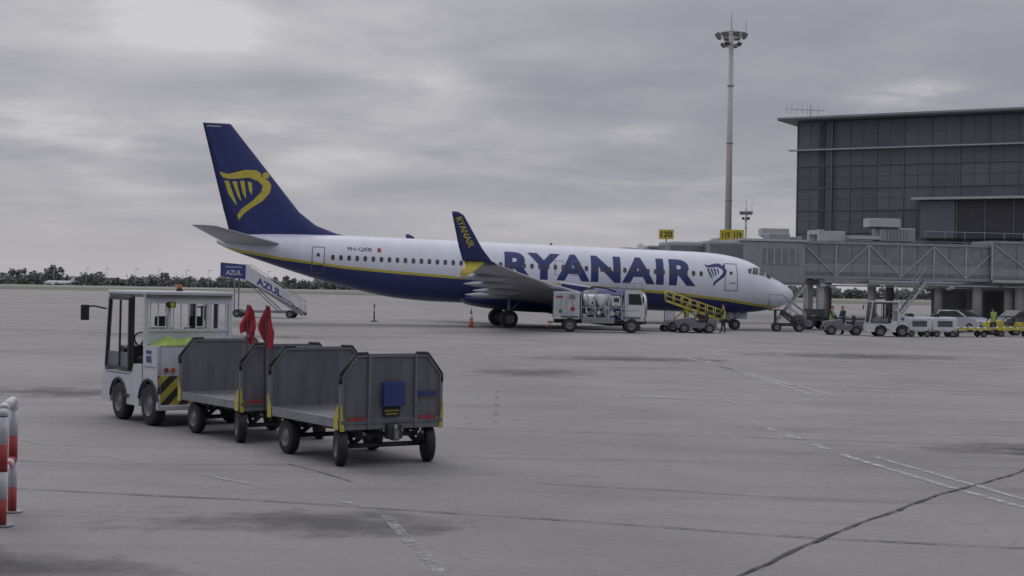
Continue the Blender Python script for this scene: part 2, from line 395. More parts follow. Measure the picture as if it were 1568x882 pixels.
def tug(name,loc,rz,jacket=True,scale=1):
    o=O(name,loc,rz,scale=scale);B='body'
    hw=.82;iw=2*hw-.1
    o.box(B,(1.28,0,.42),(2.4,1.4,.24),DARK,bev=.03)
    def arch(cx,cz,r,a0,a1,n=8): return [(cx+r*math.cos(R(a0+(a1-a0)*i/n)),cz+r*math.sin(R(a0+(a1-a0)*i/n))) for i in range(n+1)]
    prof_=[(0,.30),(0,1.36)]+[(.62,1.36),(.62,1.02),(1.05,1.02),(1.12,.86),(2.30,.86),(2.52,.80),(2.56,.62),(2.56,.30),(2.14,.30)]+arch(1.74,.34,.40,-6,186)+[(1.30,.30),(.78,.30)]+arch(.36,.36,.43,-8,188)
    for s in (1,-1):
        y0=s*hw;o.prism(B,[(x,y0,z) for x,z in prof_],(0,-s*.05,0),WHITE)
        o.box('trim',(.64,s*(hw+.003),.75),(.012,.006,.6),DARK);o.box('trim',(1.75,s*(hw+.003),.83),(1.1,.006,.012),DARK)
        o.box('trim',(1.28,s*(hw+.02),.46),(.14,.06,.03),DARK)
        o.box('trim',(.31,s*(hw+.004),1.0),(.5,.008,.014),HUB)
        for x,r in ((.36,.43),(1.74,.40)):
            for k in range(8):
                a=R(10+k*160/8);b=R(10+(k+1)*160/8);zc=.36 if x<1 else .34
                o.beam('arch_trim',(x+r*math.cos(a),s*(hw+.005),zc+r*math.sin(a)),(x+r*math.cos(b),s*(hw+.005),zc+r*math.sin(b)),.03,.03,DARK)
    o.box(B,(.03,0,.86),(.05,iw,1.0),WHITE,bev=.01)
    o.box(B,(.31,0,1.335),(.6,iw,.05),WHITE);o.box(B,(.645,0,1.15),(.05,iw,.4),WHITE)
    o.box(B,(.84,0,1.0),(.4,iw,.04),WHITE)
    o.box(B,(1.8,0,.84),(1.4,iw,.04),DARK)
    o.box('hazard_panel',(-.004,0,.60),(.02,2*hw-.02,.52),HAZ)
    o.box('rear_bumper',(-.01,0,.325),(.1,2*hw,.09),WHITE,bev=.02)
    for y in (-.6,.6):
        for q in range(2): o.cyl('tail_lamps',(-.012,y+q*.12-.06,.96),(-.03,y+q*.12-.06,.96),.04,RED if q else ORANGE)
    o.cyl('sticker',(-.005,.38,1.16),(.002,.38,1.16),.065,RED,seg=20)
    o.cyl('sticker',(-.008,.38,1.16),(-.0055,.38,1.16),.03,WHITE,seg=20)
    o.box('sticker',(.36,hw+.004,1.13),(.22,.006,.11),BLUE);o.box('sticker',(.36,hw+.004,1.25),(.22,.006,.06),BLUE)
    o.cyl('hitch',(-.02,0,.42),(-.18,0,.42),.05,DARK);o.cyl('hitch',(-.15,0,.3),(-.15,0,.55),.025,STEEL)
    zr=2.26
    o.box('roof',(1.45,0,zr),(1.86,2*hw,.07),WHITE,bev=.03)
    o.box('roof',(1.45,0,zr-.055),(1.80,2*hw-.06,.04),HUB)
    for s in (1,-1):
        y=s*(hw-.04)
        o.beam('pillars',(.62,y,1.36),(.62,y,zr-.03),.07,.07,WHITE)
        o.beam('pillars',(1.22,y,.9),(1.22,y,zr-.04),.05,.06,DARK)
        o.beam('pillars',(2.46,y,.82),(2.28,y,zr-.04),.06,.07,WHITE)
        fr=[(1.26,.92),(2.36,.92),(2.20,2.15),(1.26,2.15)]
        for a,b in zip(fr,fr[1:]+fr[:1]): o.beam('door_frame',(a[0],s*hw,a[1]),(b[0],s*hw,b[1]),.045,.05,DARK)
        o.beam('door_frame',(1.72,s*hw,.95),(1.70,s*hw,2.12),.03,.035,DARK)
        if s>0: o.prism('door_panel',[(1.27,s*(hw-.01),.93),(2.34,s*(hw-.01),.93),(2.30,s*(hw-.01),1.20),(1.27,s*(hw-.01),1.20)],(0,-.02*s,0),CGREY)
        o.box('door_frame',(1.34,s*(hw+.02),1.3),(.1,.04,.03),STEEL)
    o.tube('mirrors',[(2.38,hw,1.95),(2.5,hw+.2,2.0),(2.5,hw+.36,1.98)],.015,BLACK)
    o.box('mirrors',(2.5,hw+.36,1.88),(.06,.15,.28),BLACK,bev=.02)
    o.tube('mirrors',[(2.38,-hw,1.95),(2.5,-hw-.2,2.0),(2.5,-hw-.3,1.98)],.015,BLACK)
    o.box('mirrors',(2.5,-hw-.32,1.88),(.06,.15,.28),BLACK,bev=.02)
    o.beam('windscreen_frame',(2.46,-hw+.05,.86),(2.46,hw-.05,.86),.06,.1,WHITE);o.beam('windscreen_frame',(2.29,-hw+.05,2.2),(2.29,hw-.05,2.2),.06,.06,WHITE)
    o.box('front_panel',(2.53,0,.56),(.06,iw,.5),WHITE,bev=.01)
    o.tube('wiper',[(2.5,.1,.95),(2.38,.35,1.6)],.012,BLACK)
    o.beam('rear_wall',(.62,-hw+.05,2.15),(.62,hw-.05,2.15),.06,.14,WHITE);o.beam('rear_wall',(.62,-hw+.05,1.62),(.62,hw-.05,1.62),.05,.05,WHITE)
    o.box('rear_wall',(.63,0,1.5),(.03,iw-.04,.24),WHITE)
    for y in np.linspace(-.7,.7,11): o.beam('rear_wall',(.62,y,1.64),(.62,y,2.08),.02,.014,WHITE)
    for y in (-.36,.36): o.beam('rear_wall',(.62,y,1.64),(.62,y,2.08),.05,.05,WHITE)
    for ys in (.3,-.35):
        o.box('seat',(1.35,ys,1.05),(.5,.5,.14),BLACK,bev=.04);o.box('seat',(1.12,ys,1.35),(.12,.48,.6),BLACK,bev=.04,rot=(0,-8,0));o.box('seat',(1.08,ys,1.76),(.1,.26,.18),BLACK,bev=.04)
    o.box('console',(2.2,0,1.1),(.3,1.2,.4),DARK,bev=.05)
    o.lathe('steering_wheel',[(-.015,.17),(0,.185),(.015,.17),(0,.155),(-.015,.17)],(1.9,.3,1.4),(-.8,0,.6),BLACK,20)
    o.tube('steering_wheel',[(1.9,.3,1.4),(2.15,.3,1.2)],.02,BLACK)
    o.cyl('beacon',(.8,.1,2.29),(.8,.1,2.33),.06,BLACK);o.cyl('beacon',(.8,.1,2.33),(.8,.1,2.41),.045,ORANGE,r2=.035)
    o.box('work_lamp',(.56,.35,2.06),(.1,.14,.1),BLACK,bev=.02);o.cyl('work_lamp',(.50,.35,2.06),(.505,.35,2.06),.04,PLACARD)
    for x,r in ((.36,.36),(1.74,.335)):
        for s in (1,-1): o.wheel('wheels',(x,s*(hw-.1),r),r,.2)
    if jacket:
        nx,ny=22,30;vs=[];fs=[]
        for i in range(nx):
            for j in range(ny):
                u=i/(nx-1);v=j/(ny-1)
                e=min(u,1-u,v,1-v);h=.12*min(1,e*5)**.6*(.65+.3*math.sin(u*6+v*4)+.22*math.sin(v*15+u*3)+.12*math.sin(u*23-v*9)+.3*(1-v))
                vs.append((.06+u*.5+.04*math.sin(v*9),-.40+v*1.1+.05*math.sin(u*8),1.365+max(0,h)))
        for i in range(nx-1):
            for j in range(ny-1): fs.append((i*ny+j,i*ny+j+1,(i+1)*ny+j+1,(i+1)*ny+j))
        o.raw('jacket',vs,fs,HIVIS,True)
    o.done();return o
tug('baggage_tug',(-5.29,25.78,0),125.6)
# ------------------------------------------------------------------ carts
def cart(name,loc,rz,plate=True):
    o=O(name,loc,rz);hw=.8;Ln=2.38
    o.box('bed',(Ln/2,0,.60),(Ln,1.56,.05),CGREY2)
    for s in (1,-1):
        o.box('bed',(Ln/2,s*(hw-.02),.585),(Ln-.02,.05,.13),STEEL,bev=.01)
        o.beam('underframe',(.1,s*.45,.49),(Ln-.1,s*.45,.49),.06,.1,DARK)
        for x in (.55,1.0,1.45): o.beam('underframe',(x,s*.76,.52),(x,s*.45,.47),.05,.06,DARK)
    for x in (.05,Ln-.05): o.box('bed',(x,0,.575),(.06,1.5,.14),STEEL)
    for x,sg in ((.04,-1),(Ln-.04,1)):
        z0,z1,zc=.50,1.50,1.22;w=hw-.03;ins=.22
        out=[(x,-w,z0),(x,-w,zc),(x,-w+ins,z1),(x,w-ins,z1),(x,w,zc),(x,w,z0)]
        o.prism('end_panel',[(p[0]-.008,p[1]*.985,p[2]-.01) for p in out],(.016,0,0),CGREY2)
        for a,b in zip(out[:-1],out[1:]): o.beam('end_frame',a,b,.05,.045,CGREY)
        o.beam('end_frame',(x,-w,.56),(x,w,.56),.055,.12,CGREY)
        for y in (-.36,.36):
            o.beam('end_frame',(x+sg*.02,y,z0),(x+sg*.02,y,z1),.035,.05,CGREY)
            for zz in (.8,1.35): o.cyl('rivets',(x+sg*.036,y,zz),(x+sg*.045,y,zz),.015,STEEL,seg=8)
        for s in (1,-1):
            pts=[(x,s*(w+.012),zc-.10),(x,s*(w+.012),zc+.01),(x,s*(w-ins+.005),z1+.015),(x,s*(w-ins-.17),z1+.02)]
            o.tube('edge_guard',pts,.030,BLACK,seg=8)
        for s in (1,-1):
            o.beam('reflectors',(x+sg*.035,s*.68,.64),(x+sg*.035,s*.42,.64),.012,.045,RED)
            o.prism('corner_guard',[(x+sg*.032,s*.80,.48),(x+sg*.032,s*.80,.84),(x+sg*.032,s*.78,.84),(x+sg*.032,s*.73,.48)],(sg*.004,0,0),YEL)
            o.prism('corner_guard',[(x,s*.812,.50),(x,s*.812,.84),(x-sg*.02,s*.812,.84),(x-sg*.13,s*.812,.64),(x-sg*.13,s*.812,.50)],(0,s*.004,0),YEL)
    if plate:
        o.box('document_box',(-.02,.0,.97),(.05,.34,.34),BLUE,bev=.012)
        o.box('maker_plate',(.0,.02,.73),(.02,.25,.12),BLACK)
        for k in range(7): o.box('maker_plate',(-.012,.115-.032*k,.745),(.004,.018,.022),PLACARD)
        o.box('maker_plate',(-.012,.02,.70),(.004,.18,.012),PLACARD)
        o.box('reflectors',(.0,-.54,.97),(.012,.28,.06),BLUE)
    o.box('coupling',(-.02,0,.46),(.14,.22,.2),DARK,bev=.02);o.cyl('coupling',(-.08,0,.34),(-.08,0,.56),.025,STEEL);o.box('coupling',(-.06,0,.42),(.12,.1,.16),STEEL,bev=.02)
    for x in (.22,1.86):
        o.cyl('axles',(x,-.6,.26),(x,.6,.26),.035,DARK)
        o.beam('axles',(x,-.5,.40),(x,.5,.40),.08,.06,DARK)
        for s in (1,-1):
            o.beam('axles',(x-.25,s*.45,.44),(x,s*.5,.28),.05,.05,DARK);o.beam('axles',(x+.25,s*.45,.44),(x,s*.5,.28),.05,.05,DARK)
            st=.30 if x<1 else 0
            ax=Vector((math.sin(st),math.cos(st),0))
            o.wheel('wheels',(x,s*.68,.255),.255,.14,axis=ax)
    o.beam('tow_bar',(Ln-.4,0,.38),(Ln+.75,0,.40),.07,.06,DARK)
    o.beam('tow_bar',(Ln-.4,.35,.38),(Ln+.35,0,.39),.05,.05,DARK);o.beam('tow_bar',(Ln-.4,-.35,.38),(Ln+.35,0,.39),.05,.05,DARK)
    o.done();return o
cart('luggage_cart',(-1.60,20.55,0),123.2)
cart('luggage_cart',(-3.46,23.35,0),125.6)

def flag(name,loc,h,fz,fw,rz=0,ph=0):
    o=O(name,loc,rz)
    o.cyl('pole',(0,0,0),(0,0,h),.011,DARK,seg=8)
    nx,nz=9,18;vs=[];fs=[]
    for i in range(nx):
        for j in range(nz):
            u=i/(nx-1);v=j/(nz-1)
            width=fw*(.22+.78*min(1,v*1.5)**.8)*(1 if v<.7 else 1-(v-.7)*(.6+.9*abs(math.sin(u*5+ph))))
            vs.append(((u-.4)*width+.025*math.sin(v*5+ph),.035*math.sin(u*9+v*4+ph)*(.3+v),h-.01-v*fz*(1-.12*math.sin(u*4+ph))))
    for i in range(nx-1):
        for j in range(nz-1): fs.append((i*nz+j,i*nz+j+1,(i+1)*nz+j+1,(i+1)*nz+j))
    o.raw('cloth',vs,fs,REDCL,True);o.done()
flag('warning_flag',(-4.15,23.6,.5),1.62,.48,.26,ph=.4)
flag('warning_flag',(-3.75,22.95,.5),1.62,.58,.24,ph=2.1)
flag('warning_flag',(-4.2,24.3,.5),1.25,.3,.11,ph=1)

# ------------------------------------------------------------------ barrier
o=O('barrier',(-5.0,14.84,0),102.5)
def band(p0,p1,k=0):
    p0=Vector(p0);p1=Vector(p1);n=max(1,round((p1-p0).length/.26))
    for i in range(n): o.cyl('frame',p0.lerp(p1,i/n),p0.lerp(p1,(i+1)/n),.045,RED if (i+k)%2 else WHITE)
for x0,x1 in ((0,.93),(-2.4,-1.2)):
    band((x0,0,0),(x0,0,1.08),1);band((x1,0,0),(x1,0,1.08),1)
    o.tube('frame',[(x0,0,1.08),(x0+.03,0,1.15),(x0+.1,0,1.18),(x1-.1,0,1.18),(x1-.03,0,1.15),(x1,0,1.08)],.045,WHITE,seg=12)
    band((x0,0,.55),(x1,0,.55))
    for x in (x0,x1): o.cyl('foot',(x,0,0),(x,0,.02),.11,STEEL)
o.done()

# ------------------------------------------------------------------ fuel truck
o=O('refuelling_truck',(2.45,88.5,0),0)
o.box('chassis',(2.75,0,.62),(5.4,.9,.22),DARK)
for x in (.95,4.55):
    for s in (-1,1): o.wheel('wheels',(x,s*.95,.42),.42,.28)
    o.box('mudguards',(x,-1.0,.9),(1.0,.3,.05),BLACK)
o.box('cab',(4.72,0,1.15),(1.15,2.1,.95),WHITE,bev=.06)
o.prism('cab',[(4.15,-1.05,1.6),(5.28,-1.05,1.6),(5.12,-1.05,2.5),(4.15,-1.05,2.5)],(0,2.1,0),WHITE)
o.prism('cab_windows',[(4.35,-1.058,1.65),(5.14,-1.058,1.65),(5.02,-1.058,2.28),(4.35,-1.058,2.28)],(0,.004,0),GLASS)
o.prism('cab_windows',[(5.30,-.9,1.62),(5.30,.9,1.62),(5.155,.9,2.38),(5.155,-.9,2.38)],(.012,0,0),GLASS)
o.box('cab',(5.3,0,.85),(.12,2.1,.3),DARK,bev=.03);o.box('cab_trim',(4.55,-1.056,1.3),(.9,.01,.02),HUB);o.box('cab_trim',(4.27,-1.056,1.6),(.02,.01,1.3),HUB);o.box('cab_trim',(5.33,-.75,1.0),(.05,.3,.14),SILV)
for y in (-1.2,1.2): o.box('mirrors',(5.2,y,1.95),(.08,.14,.35),BLACK,bev=.02)
o.box('work_platform',(4.4,0,2.58),(1.6,2.0,.05),STEEL)
for x in (3.7,4.2,4.7,5.1): o.cyl('railing',(x,-1,2.58),(x,-1,2.9),.02,STEEL,seg=6)
o.tube('railing',[(3.7,-1,2.9),(5.1,-1,2.9)],.02,STEEL)
o.box('rear_cabinet',(.75,0,1.55),(1.5,2.1,1.6),WHITE,bev=.03)
o.box('cabinet_doors',(.75,-1.055,1.6),(1.3,.012,1.35),mat('cabinet_door',(.50,.52,.55),.4,var=.2,scale=3),bev=0)
for x in (.42,.75,1.08): o.box('cabinet_doors',(x,-1.063,1.6),(.015,.012,1.35),DARK)
o.box('placard',(1.1,-1.075,1.35),(.24,.01,.24),RED,rot=(0,45,0));o.box('placard',(.35,-1.075,2.05),(.4,.01,.1),RED);o.box('placard',(.4,-1.075,1.2),(.2,.01,.16),mat('green',(.03,.2,.09)))
for k in range(4): o.box('placard',(1.05,-1.075,2.15-.07*k),(.4,.01,.02),DARK)
o.box('side_skirt',(2.6,-.98,.72),(1.9,.08,.36),STEEL)
o.cyl('filter_vessel',(1.75,-.35,1.75),(3.3,-.35,1.75),.48,WHITE,seg=24);o.lathe('filter_vessel',[(0,.48),(.12,.42),(.2,.2),(.22,.01)],(3.3,-.35,1.75),(1,0,0),WHITE)
for x in (1.9,2.5,3.1): o.lathe('filter_vessel',[(0,.485),(0,.52),(.05,.52),(.05,.485)],(x,-.35,1.75),(1,0,0),STEEL)
o.cyl('filter_vessel',(2.2,.4,.9),(2.2,.4,2.5),.4,STEEL,seg=20)
random.seed(3)
for i,x in enumerate(np.linspace(1.7,3.9,9)):
    z0=random.uniform(.8,1.1);z1=random.uniform(1.4,2.3)
    o.tube('hoses_and_pipes',[(x,-.95,z0),(x+random.uniform(-.2,.2),-.9,(z0+z1)/2),(x+random.uniform(-.2,.2),-.8,z1)],random.uniform(.025,.055),[BLACK,SILV,WHITE,DARK][i%4])
    o.cyl('gauges',(x,-.98,z1-.1),(x,-1.0,z1-.1),.07,WHITE if i%2 else DARK,seg=12)
    o.box('valve_boxes',(x+.1,-.92,random.uniform(.95,1.3)),(.2,.15,.2),[WHITE,HUB,DARK][i%3],bev=.02)
for i,(x,z) in enumerate([(1.8,1.15),(2.5,1.15),(3.2,1.2)]):
    o.lathe('hose_reel',[(-.08,.12),(-.08,.3),(.08,.3),(.08,.12)],(x,-.85,z),(0,1,0),[BLACK,STEEL,WHITE][i%3],18)
for x in (1.6,2.4,3.2,3.95):
    o.beam('equipment_frame',(x,-1,.8),(x,-1,2.3),.05,.05,JBL)
o.beam('equipment_frame',(1.6,-1,2.3),(3.95,-1,2.3),.05,.05,JBL);o.beam('equipment_frame',(1.6,-1,1.45),(3.95,-1,1.45),.04,.04,JBL)
o.beam('equipment_frame',(1.6,-1,.82),(2.4,-1,1.45),.04,.04,STEEL);o.beam('equipment_frame',(3.2,-1,1.45),(3.95,-1,.82),.04,.04,STEEL)
o.box('control_box',(3.65,-.8,1.85),(.5,.4,.6),WHITE,bev=.03);o.box('control_box',(3.65,-1.005,1.9),(.3,.01,.25),DARK)
o.tube('hoses_and_pipes',[(1.7,-.9,2.45),(2.3,-.7,2.65),(3.0,-.8,2.6),(3.6,-.9,2.4)],.05,BLACK)
o.box('rear_step',(-.1,0,.55),(.4,1.9,.06),STEEL);o.tube('rear_step',[(-.15,-.9,.55),(-.3,-1,.3),(-.5,-1,.3)],.03,ORANGE)
o.done()
random.seed(11)
# ------------------------------------------------------------------ belt loader with yellow rails
o=O('belt_loader',(9.5,92.2,0),0)
o.box('chassis',(1.2,0,.55),(2.3,1.5,.45),mat('loader_body',(.3,.31,.33),.5),bev=.05)
o.box('chassis',(.2,-.2,.95),(.5,1.0,.6),WHITE,bev=.05);o.box('chassis',(1.4,-.77,.6),(1.2,.02,.25),DARK)
for x in (.35,2.0):
    for s in (-1,1): o.wheel('wheels',(x,s*.7,.33),.33,.2)
a=Vector((-.1,-.35,1.9));b=Vector((3.4,-.35,.75))
o.beam('conveyor',a,b,.8,.12,DARK);o.beam('conveyor',a+Vector((0,-.41,0)),b+Vector((0,-.41,0)),.03,.14,YEL);o.beam('conveyor',a+Vector((0,0,.08)),b+Vector((0,0,.08)),.62,.03,BLACK)
for yy in (-.8,.1):
    for i in range(8):
        p=a.lerp(b,i/7);p.y=yy;o.cyl('railing',p,p+Vector((0,0,.6)),.028,YEL,seg=6)
    o.tube('railing',[Vector((a.x,yy,a.z+.6)),Vector((b.x,yy,b.z+.6))],.032,YEL);o.tube('railing',[Vector((a.x,yy,a.z+.32)),Vector((b.x,yy,b.z+.32))],.022,YEL)
o.beam('lift_arm',(.4,-.5,.75),(1.2,-.5,1.5),.08,.1,YEL);o.beam('lift_arm',(2.0,-.5,.75),(1.0,-.5,1.55),.08,.1,YEL)
o.cyl('lamp',(.0,-.85,1.0),(.02,-.95,1.0),.06,WHITE);o.done()

def dolly(name,loc,rz,L_=2.6,col=YEL):
    o=O(name,loc,rz)
    o.box('deck',(0,0,.5),(L_,1.4,.08),STEEL,bev=.01)
    for s in (-1,1):
        o.box('deck',(0,s*.7,.5),(L_,.05,.12),col)
        for x in (-L_*.33,L_*.33): o.wheel('wheels',(x,s*.55,.2),.2,.12)
    for x in np.linspace(-L_*.4,L_*.4,6): o.cyl('rollers',(x,-.6,.56),(x,.6,.56),.04,SILV,seg=8)
    o.beam('tow_bar',(L_/2,0,.4),(L_/2+.8,0,.3),.06,.06,DARK);o.done()
dolly('pallet_dolly',(8.6,93,0),2,col=STEEL);dolly('pallet_dolly',(27.9,92,0),3);dolly('pallet_dolly',(31.4,94,0),-4)
def gpu(name,loc,rz,col=WHITE,h=1.0,l=1.5):
    o=O(name,loc,rz)
    o.box('housing',(0,0,.35+h/2-.1),(l,1.1,h-.1),col,bev=.12);o.box('louvres',(0,-.555,.8),(l*.6,.012,.35),DARK)
    for k in range(4): o.box('louvres',(0,-.565,.68+.08*k),(l*.6,.012,.02),STEEL)
    for x in (-l*.32,l*.32):
        for s in (-1,1): o.wheel('wheels',(x,s*.5,.2),.2,.12)
    o.beam('tow_bar',(l/2,0,.3),(l/2+.6,0,.3),.05,.05,DARK);o.box('lamp',(l*.4,-.56,.45),(.12,.01,.06),RED)
    o.cyl('cable_reel',(-l*.3,-.4,h+.25),(-l*.3,.4,h+.25),.16,BLACK);o.done()
gpu('ground_power_unit',(24.4,90.5,0),5);gpu('ground_power_unit',(26.1,91,0),2)
tug('baggage_tug',(23.6,90,0),178,jacket=False,scale=.92)
def tractor(name,loc,rz,col=WHITE):
    o=O(name,loc,rz)
    o.prism('body',[(0,-.6,.3),(2.4,-.6,.3),(2.4,-.6,.8),(1.3,-.6,.95),(1.2,-.6,.6),(.6,-.6,.6),(.5,-.6,.85),(0,-.6,.85)],(0,1.2,0),col)
    o.box('seat',(.75,0,.75),(.4,.9,.15),BLACK,bev=.03);o.box('seat',(.55,0,1.0),(.1,.9,.4),BLACK,bev=.03)
    o.tube('steering_wheel',[(1.3,.2,.9),(1.05,.2,1.15)],.025,BLACK);o.lathe('steering_wheel',[(0,.17),(.02,.19),(0,.15)],(1.05,.2,1.15),(-.7,0,.7),BLACK,14)
    for x in (.45,1.95):
        for s in (-1,1): o.wheel('wheels',(x,s*.58,.3),.3,.2)
    o.box('bumper',(2.45,0,.42),(.12,1.25,.25),DARK,bev=.03);o.done()
tractor('baggage_tractor',(12.3,90.4,0),180,HUB);tractor('baggage_tractor',(21.4,91.5,0),175,HUB)
tractor('baggage_tractor',(33.3,98,0),172,YEL);

def car(name,loc,rz,col):
    o=O(name,loc,rz);w=.88
    low=[(-2.1,.35),(-2.15,.75),(-2.0,.98),(.95,1.02),(1.9,.85),(2.1,.6),(2.1,.32)]
    o.prism('body',[(x,-w,z) for x,z in low],(0,2*w,0),col)
    cab=[(-1.95,.98),(-1.6,1.5),(.1,1.52),(1.0,1.01)]
    o.loft('cabin',[[(x,y,z) for x,z in cab] for y in (-.78,.78)],col)
    o.prism('windows',[(-1.75,-.785,1.03),(-1.5,-.785,1.42),(.05,-.785,1.44),(.75,-.785,1.03)],(0,1.57,0),GLASS)
    o.prism('windows',[(.93,-.7,1.07),(.93,.7,1.07),(.17,.68,1.5),(.17,-.68,1.5)],(.03,0,.02),GLASS)
    for x in (-1.35,1.3):
        for s in (-1,1): o.wheel('wheels',(x,s*.8,.32),.32,.2)
    for s in (-1,1): o.box('lamps',(2.05,s*.65,.68),(.14,.3,.14),SILV,bev=.03)
    o.box('bumper',(2.1,0,.42),(.06,1.5,.2),DARK);o.done()
car('parked_car',(32.2,107,0),-58,WHITE);car('parked_car',(37.6,112,0),-150,HUB);car('parked_car',(39.8,104,0),-40,WHITE)

# ------------------------------------------------------------------ stairs
def stairs(name,loc,rz,n,run,rise,w,top,mt,rail,side=None):
    o=O(name,loc,rz)
    for i in range(n):
        o.box('steps',(-run*i,0,rise*(i+1)+.25),(run*1.1,w,.04),STEEL)
    zt=rise*n+.25;xt=-run*(n-1)
    o.box('platform',(xt-top/2,0,zt+.0),(top,w+.1,.08),mt)
    for s in (-1,1):
        y=s*w/2
        o.beam('stringer',(run*.6,y,.25),(xt,y,zt-.05),.06,.22,mt)
        o.tube('handrail',[(run*.4,y,.3),(run*.4,y,1.25),(xt,y,zt+1.0),(xt-top,y,zt+1.0),(xt-top,y,zt)],.03,rail)
        o.tube('handrail',[(run*.4,y,.8),(xt,y,zt+.55),(xt-top,y,zt+.55)],.02,rail)
        for i in range(0,n,3): o.cyl('handrail',(-run*i,y,rise*(i+1)+.2),(-run*i,y,rise*(i+1)+1.2),.02,rail,seg=6)
        o.beam('supports',(xt-top*.5,y*.9,.4),(xt-top*.5,y*.9,zt),.09,.09,mt);o.beam('supports',(xt-.1,y*.9,zt-.2),(xt*.4,y*.9,.45),.07,.07,mt)
        for x in (0.2*xt,xt-top*.4): o.wheel('wheels',(x,s*(w/2-.05),.3),.3,.18)
    o.box('chassis',(xt*.55-.2,0,.45),(abs(xt)*1.0+top*.4,w*.8,.2),mt)
    return o,xt,zt
o,xt,zt=stairs('boarding_stairs',(-15.6,112,0),-3,14,.31,.19,1.5,1.9,STEEL,JBL)
o.prism('side_panel',[(-.6,-.83,.95),(xt-.1,-.83,zt-.1),(xt-.1,-.83,zt+1.0),(-.6,-.83,1.75)],(0,.02,0),WHITE)
o.prism('side_panel',[(xt-.1,-.83,zt-.1),(xt-2.0,-.83,zt+.15),(xt-2.0,-.83,zt+1.15),(xt-.1,-.83,zt+1.0)],(0,.02,0),BLUE)
sl=(zt-.95-.1)/(xt+.5)
put_text(o,'lettering','AZUL',1.9,.55,lambda u,v:(-3.3+u,-.85,(.95+(-3.3+u+.6)*sl)+.12+v),BLUE,bold=.03)
put_text(o,'lettering','HANDLING',1.3,.16,lambda u,v:(-1.8+u,-.85,(.95+(-1.8+u+.6)*sl)+.08+v),BLUE,bold=.01)
put_text(o,'lettering','AZUL',1.2,.35,lambda u,v:(xt-1.6+u,-.85,zt+.22+v),WHITE,bold=.02)
put_text(o,'lettering','HANDLING',1.2,.14,lambda u,v:(xt-1.6+u,-.85,zt+.75+v),WHITE,bold=.01)
o.done()
o,_,_=stairs('service_stairs',(18.9,97.3,0),-4,6,.28,.19,.8,.8,DARK,STEEL);o.done()

# ------------------------------------------------------------------ cone / delineator post
o=O('traffic_cone',(-2.5,93.2,0));h=1.2
o.box('base',(0,0,.02),(.42,.42,.04),ORANGE,bev=.01)
o.cyl('cone',(0,0,.04),(0,0,h*.4),.15,ORANGE,r2=.11);o.cyl('cone',(0,0,h*.4),(0,0,h*.7),.11,WHITE,r2=.07);o.cyl('cone',(0,0,h*.7),(0,0,h),.07,ORANGE,r2=.03);o.done()
o=O('delineator_post',(-9.6,105,0));o.cyl('base',(0,0,0),(0,0,.06),.25,BLACK);o.cyl('post',(0,0,.06),(0,0,1.15),.05,DARK);o.cyl('post',(0,0,.7),(0,0,.9),.06,WHITE);o.cyl('post',(0,0,1.15),(0,0,1.25),.07,ORANGE);o.done()

# ------------------------------------------------------------------ people
def person(name,loc,rz,top=HIVIS,arm=(0,0),stride=.12):
    V=[];E=[];Rr=[]
    def v(p,r,par=None):
        V.append(p);Rr.append(r)
        if par is not None: E.append((par,len(V)-1))
        return len(V)-1
    pel=v((0,0,.97),.15);sp=v((0,0,1.15),.14,pel);ch=v((.01,0,1.36),.17,sp);nk=v((.02,0,1.51),.06,ch)
    hd=v((.03,0,1.60),.085,nk);h2=v((.03,0,1.70),.09,hd);v((.02,0,1.76),.05,h2);v((.12,0,1.63),.022,hd)
    for s in (-1,1):
        sh=v((.0,s*.19,1.43),.075,ch);a=arm[0 if s<0 else 1]
        el=v((.05+.2*math.sin(a),s*.25,1.43-.29*math.cos(a)),.05,sh)
        wr=v((.08+.45*math.sin(a*1.2+.2),s*.25,1.43-.29*math.cos(a)-.25*math.cos(a*1.4)),.036,el)
        hn=v((V[wr][0]+.03,s*.25,V[wr][2]-.08),.034,wr)
        for q in range(4): v((V[hn][0]+.03,s*.25+(q-1.5)*.021,V[hn][2]-.075-.01*(q in (1,2))),.009,hn)
        v((V[hn][0]+.05,s*.22,V[hn][2]-.03),.011,wr)
        hp=v((0,s*.10,.90),.115,pel);kn=v((.03+s*stride*.5,s*.11,.50),.07,hp);an=v((s*stride,s*.11,.10),.045,kn);v((s*stride+.15,s*.12,.05),.04,an)
    me=bpy.data.meshes.new('body');me.from_pydata(V,E,[])
    ob=bpy.data.objects.new('tmp',me);scene.collection.objects.link(ob)
    ob.modifiers.new('s','SKIN')
    for i,sv in enumerate(me.skin_vertices[0].data): sv.radius=(Rr[i],Rr[i]);sv.use_root=(i==0)
    ob.modifiers.new('u','SUBSURF').levels=2
    bpy.context.view_layer.update()
    m2=bpy.data.meshes.new_from_object(ob.evaluated_get(bpy.context.evaluated_depsgraph_get()))
    bpy.data.objects.remove(ob)
    m2.materials.clear()
    for m in (top,TROU,SKIN,HAIR,BLACK,STEEL): m2.materials.append(m)
    for p in m2.polygons:
        x,y,z=p.center;p.use_smooth=True
        if z>1.69 or (z>1.55 and x<-.01): k=3
        elif z>1.5: k=2
        elif abs(y)>.2 and z<.92: k=2
        elif abs(y)>.2 and top==HIVIS: k=1
        elif z>.86: k=5 if 1.08<z<1.13 else 0
        elif z>.11: k=1
        else: k=4
        p.material_index=k
    m2.name='body'
    o=O(name,loc,rz);o.mesh('body',m2);o.done()
person('ground_worker',(12.9,91.3,0),170,arm=(.5,.2));person('ground_worker',(10.9,93.6,0),-60,arm=(.2,.9))
person('ground_worker',(20.3,92.0,0),200,top=TROU);person('ground_worker',(19.9,93.3,0),-30,arm=(.3,.3));person('ground_worker',(30.8,96,0),100,arm=(.1,.4))

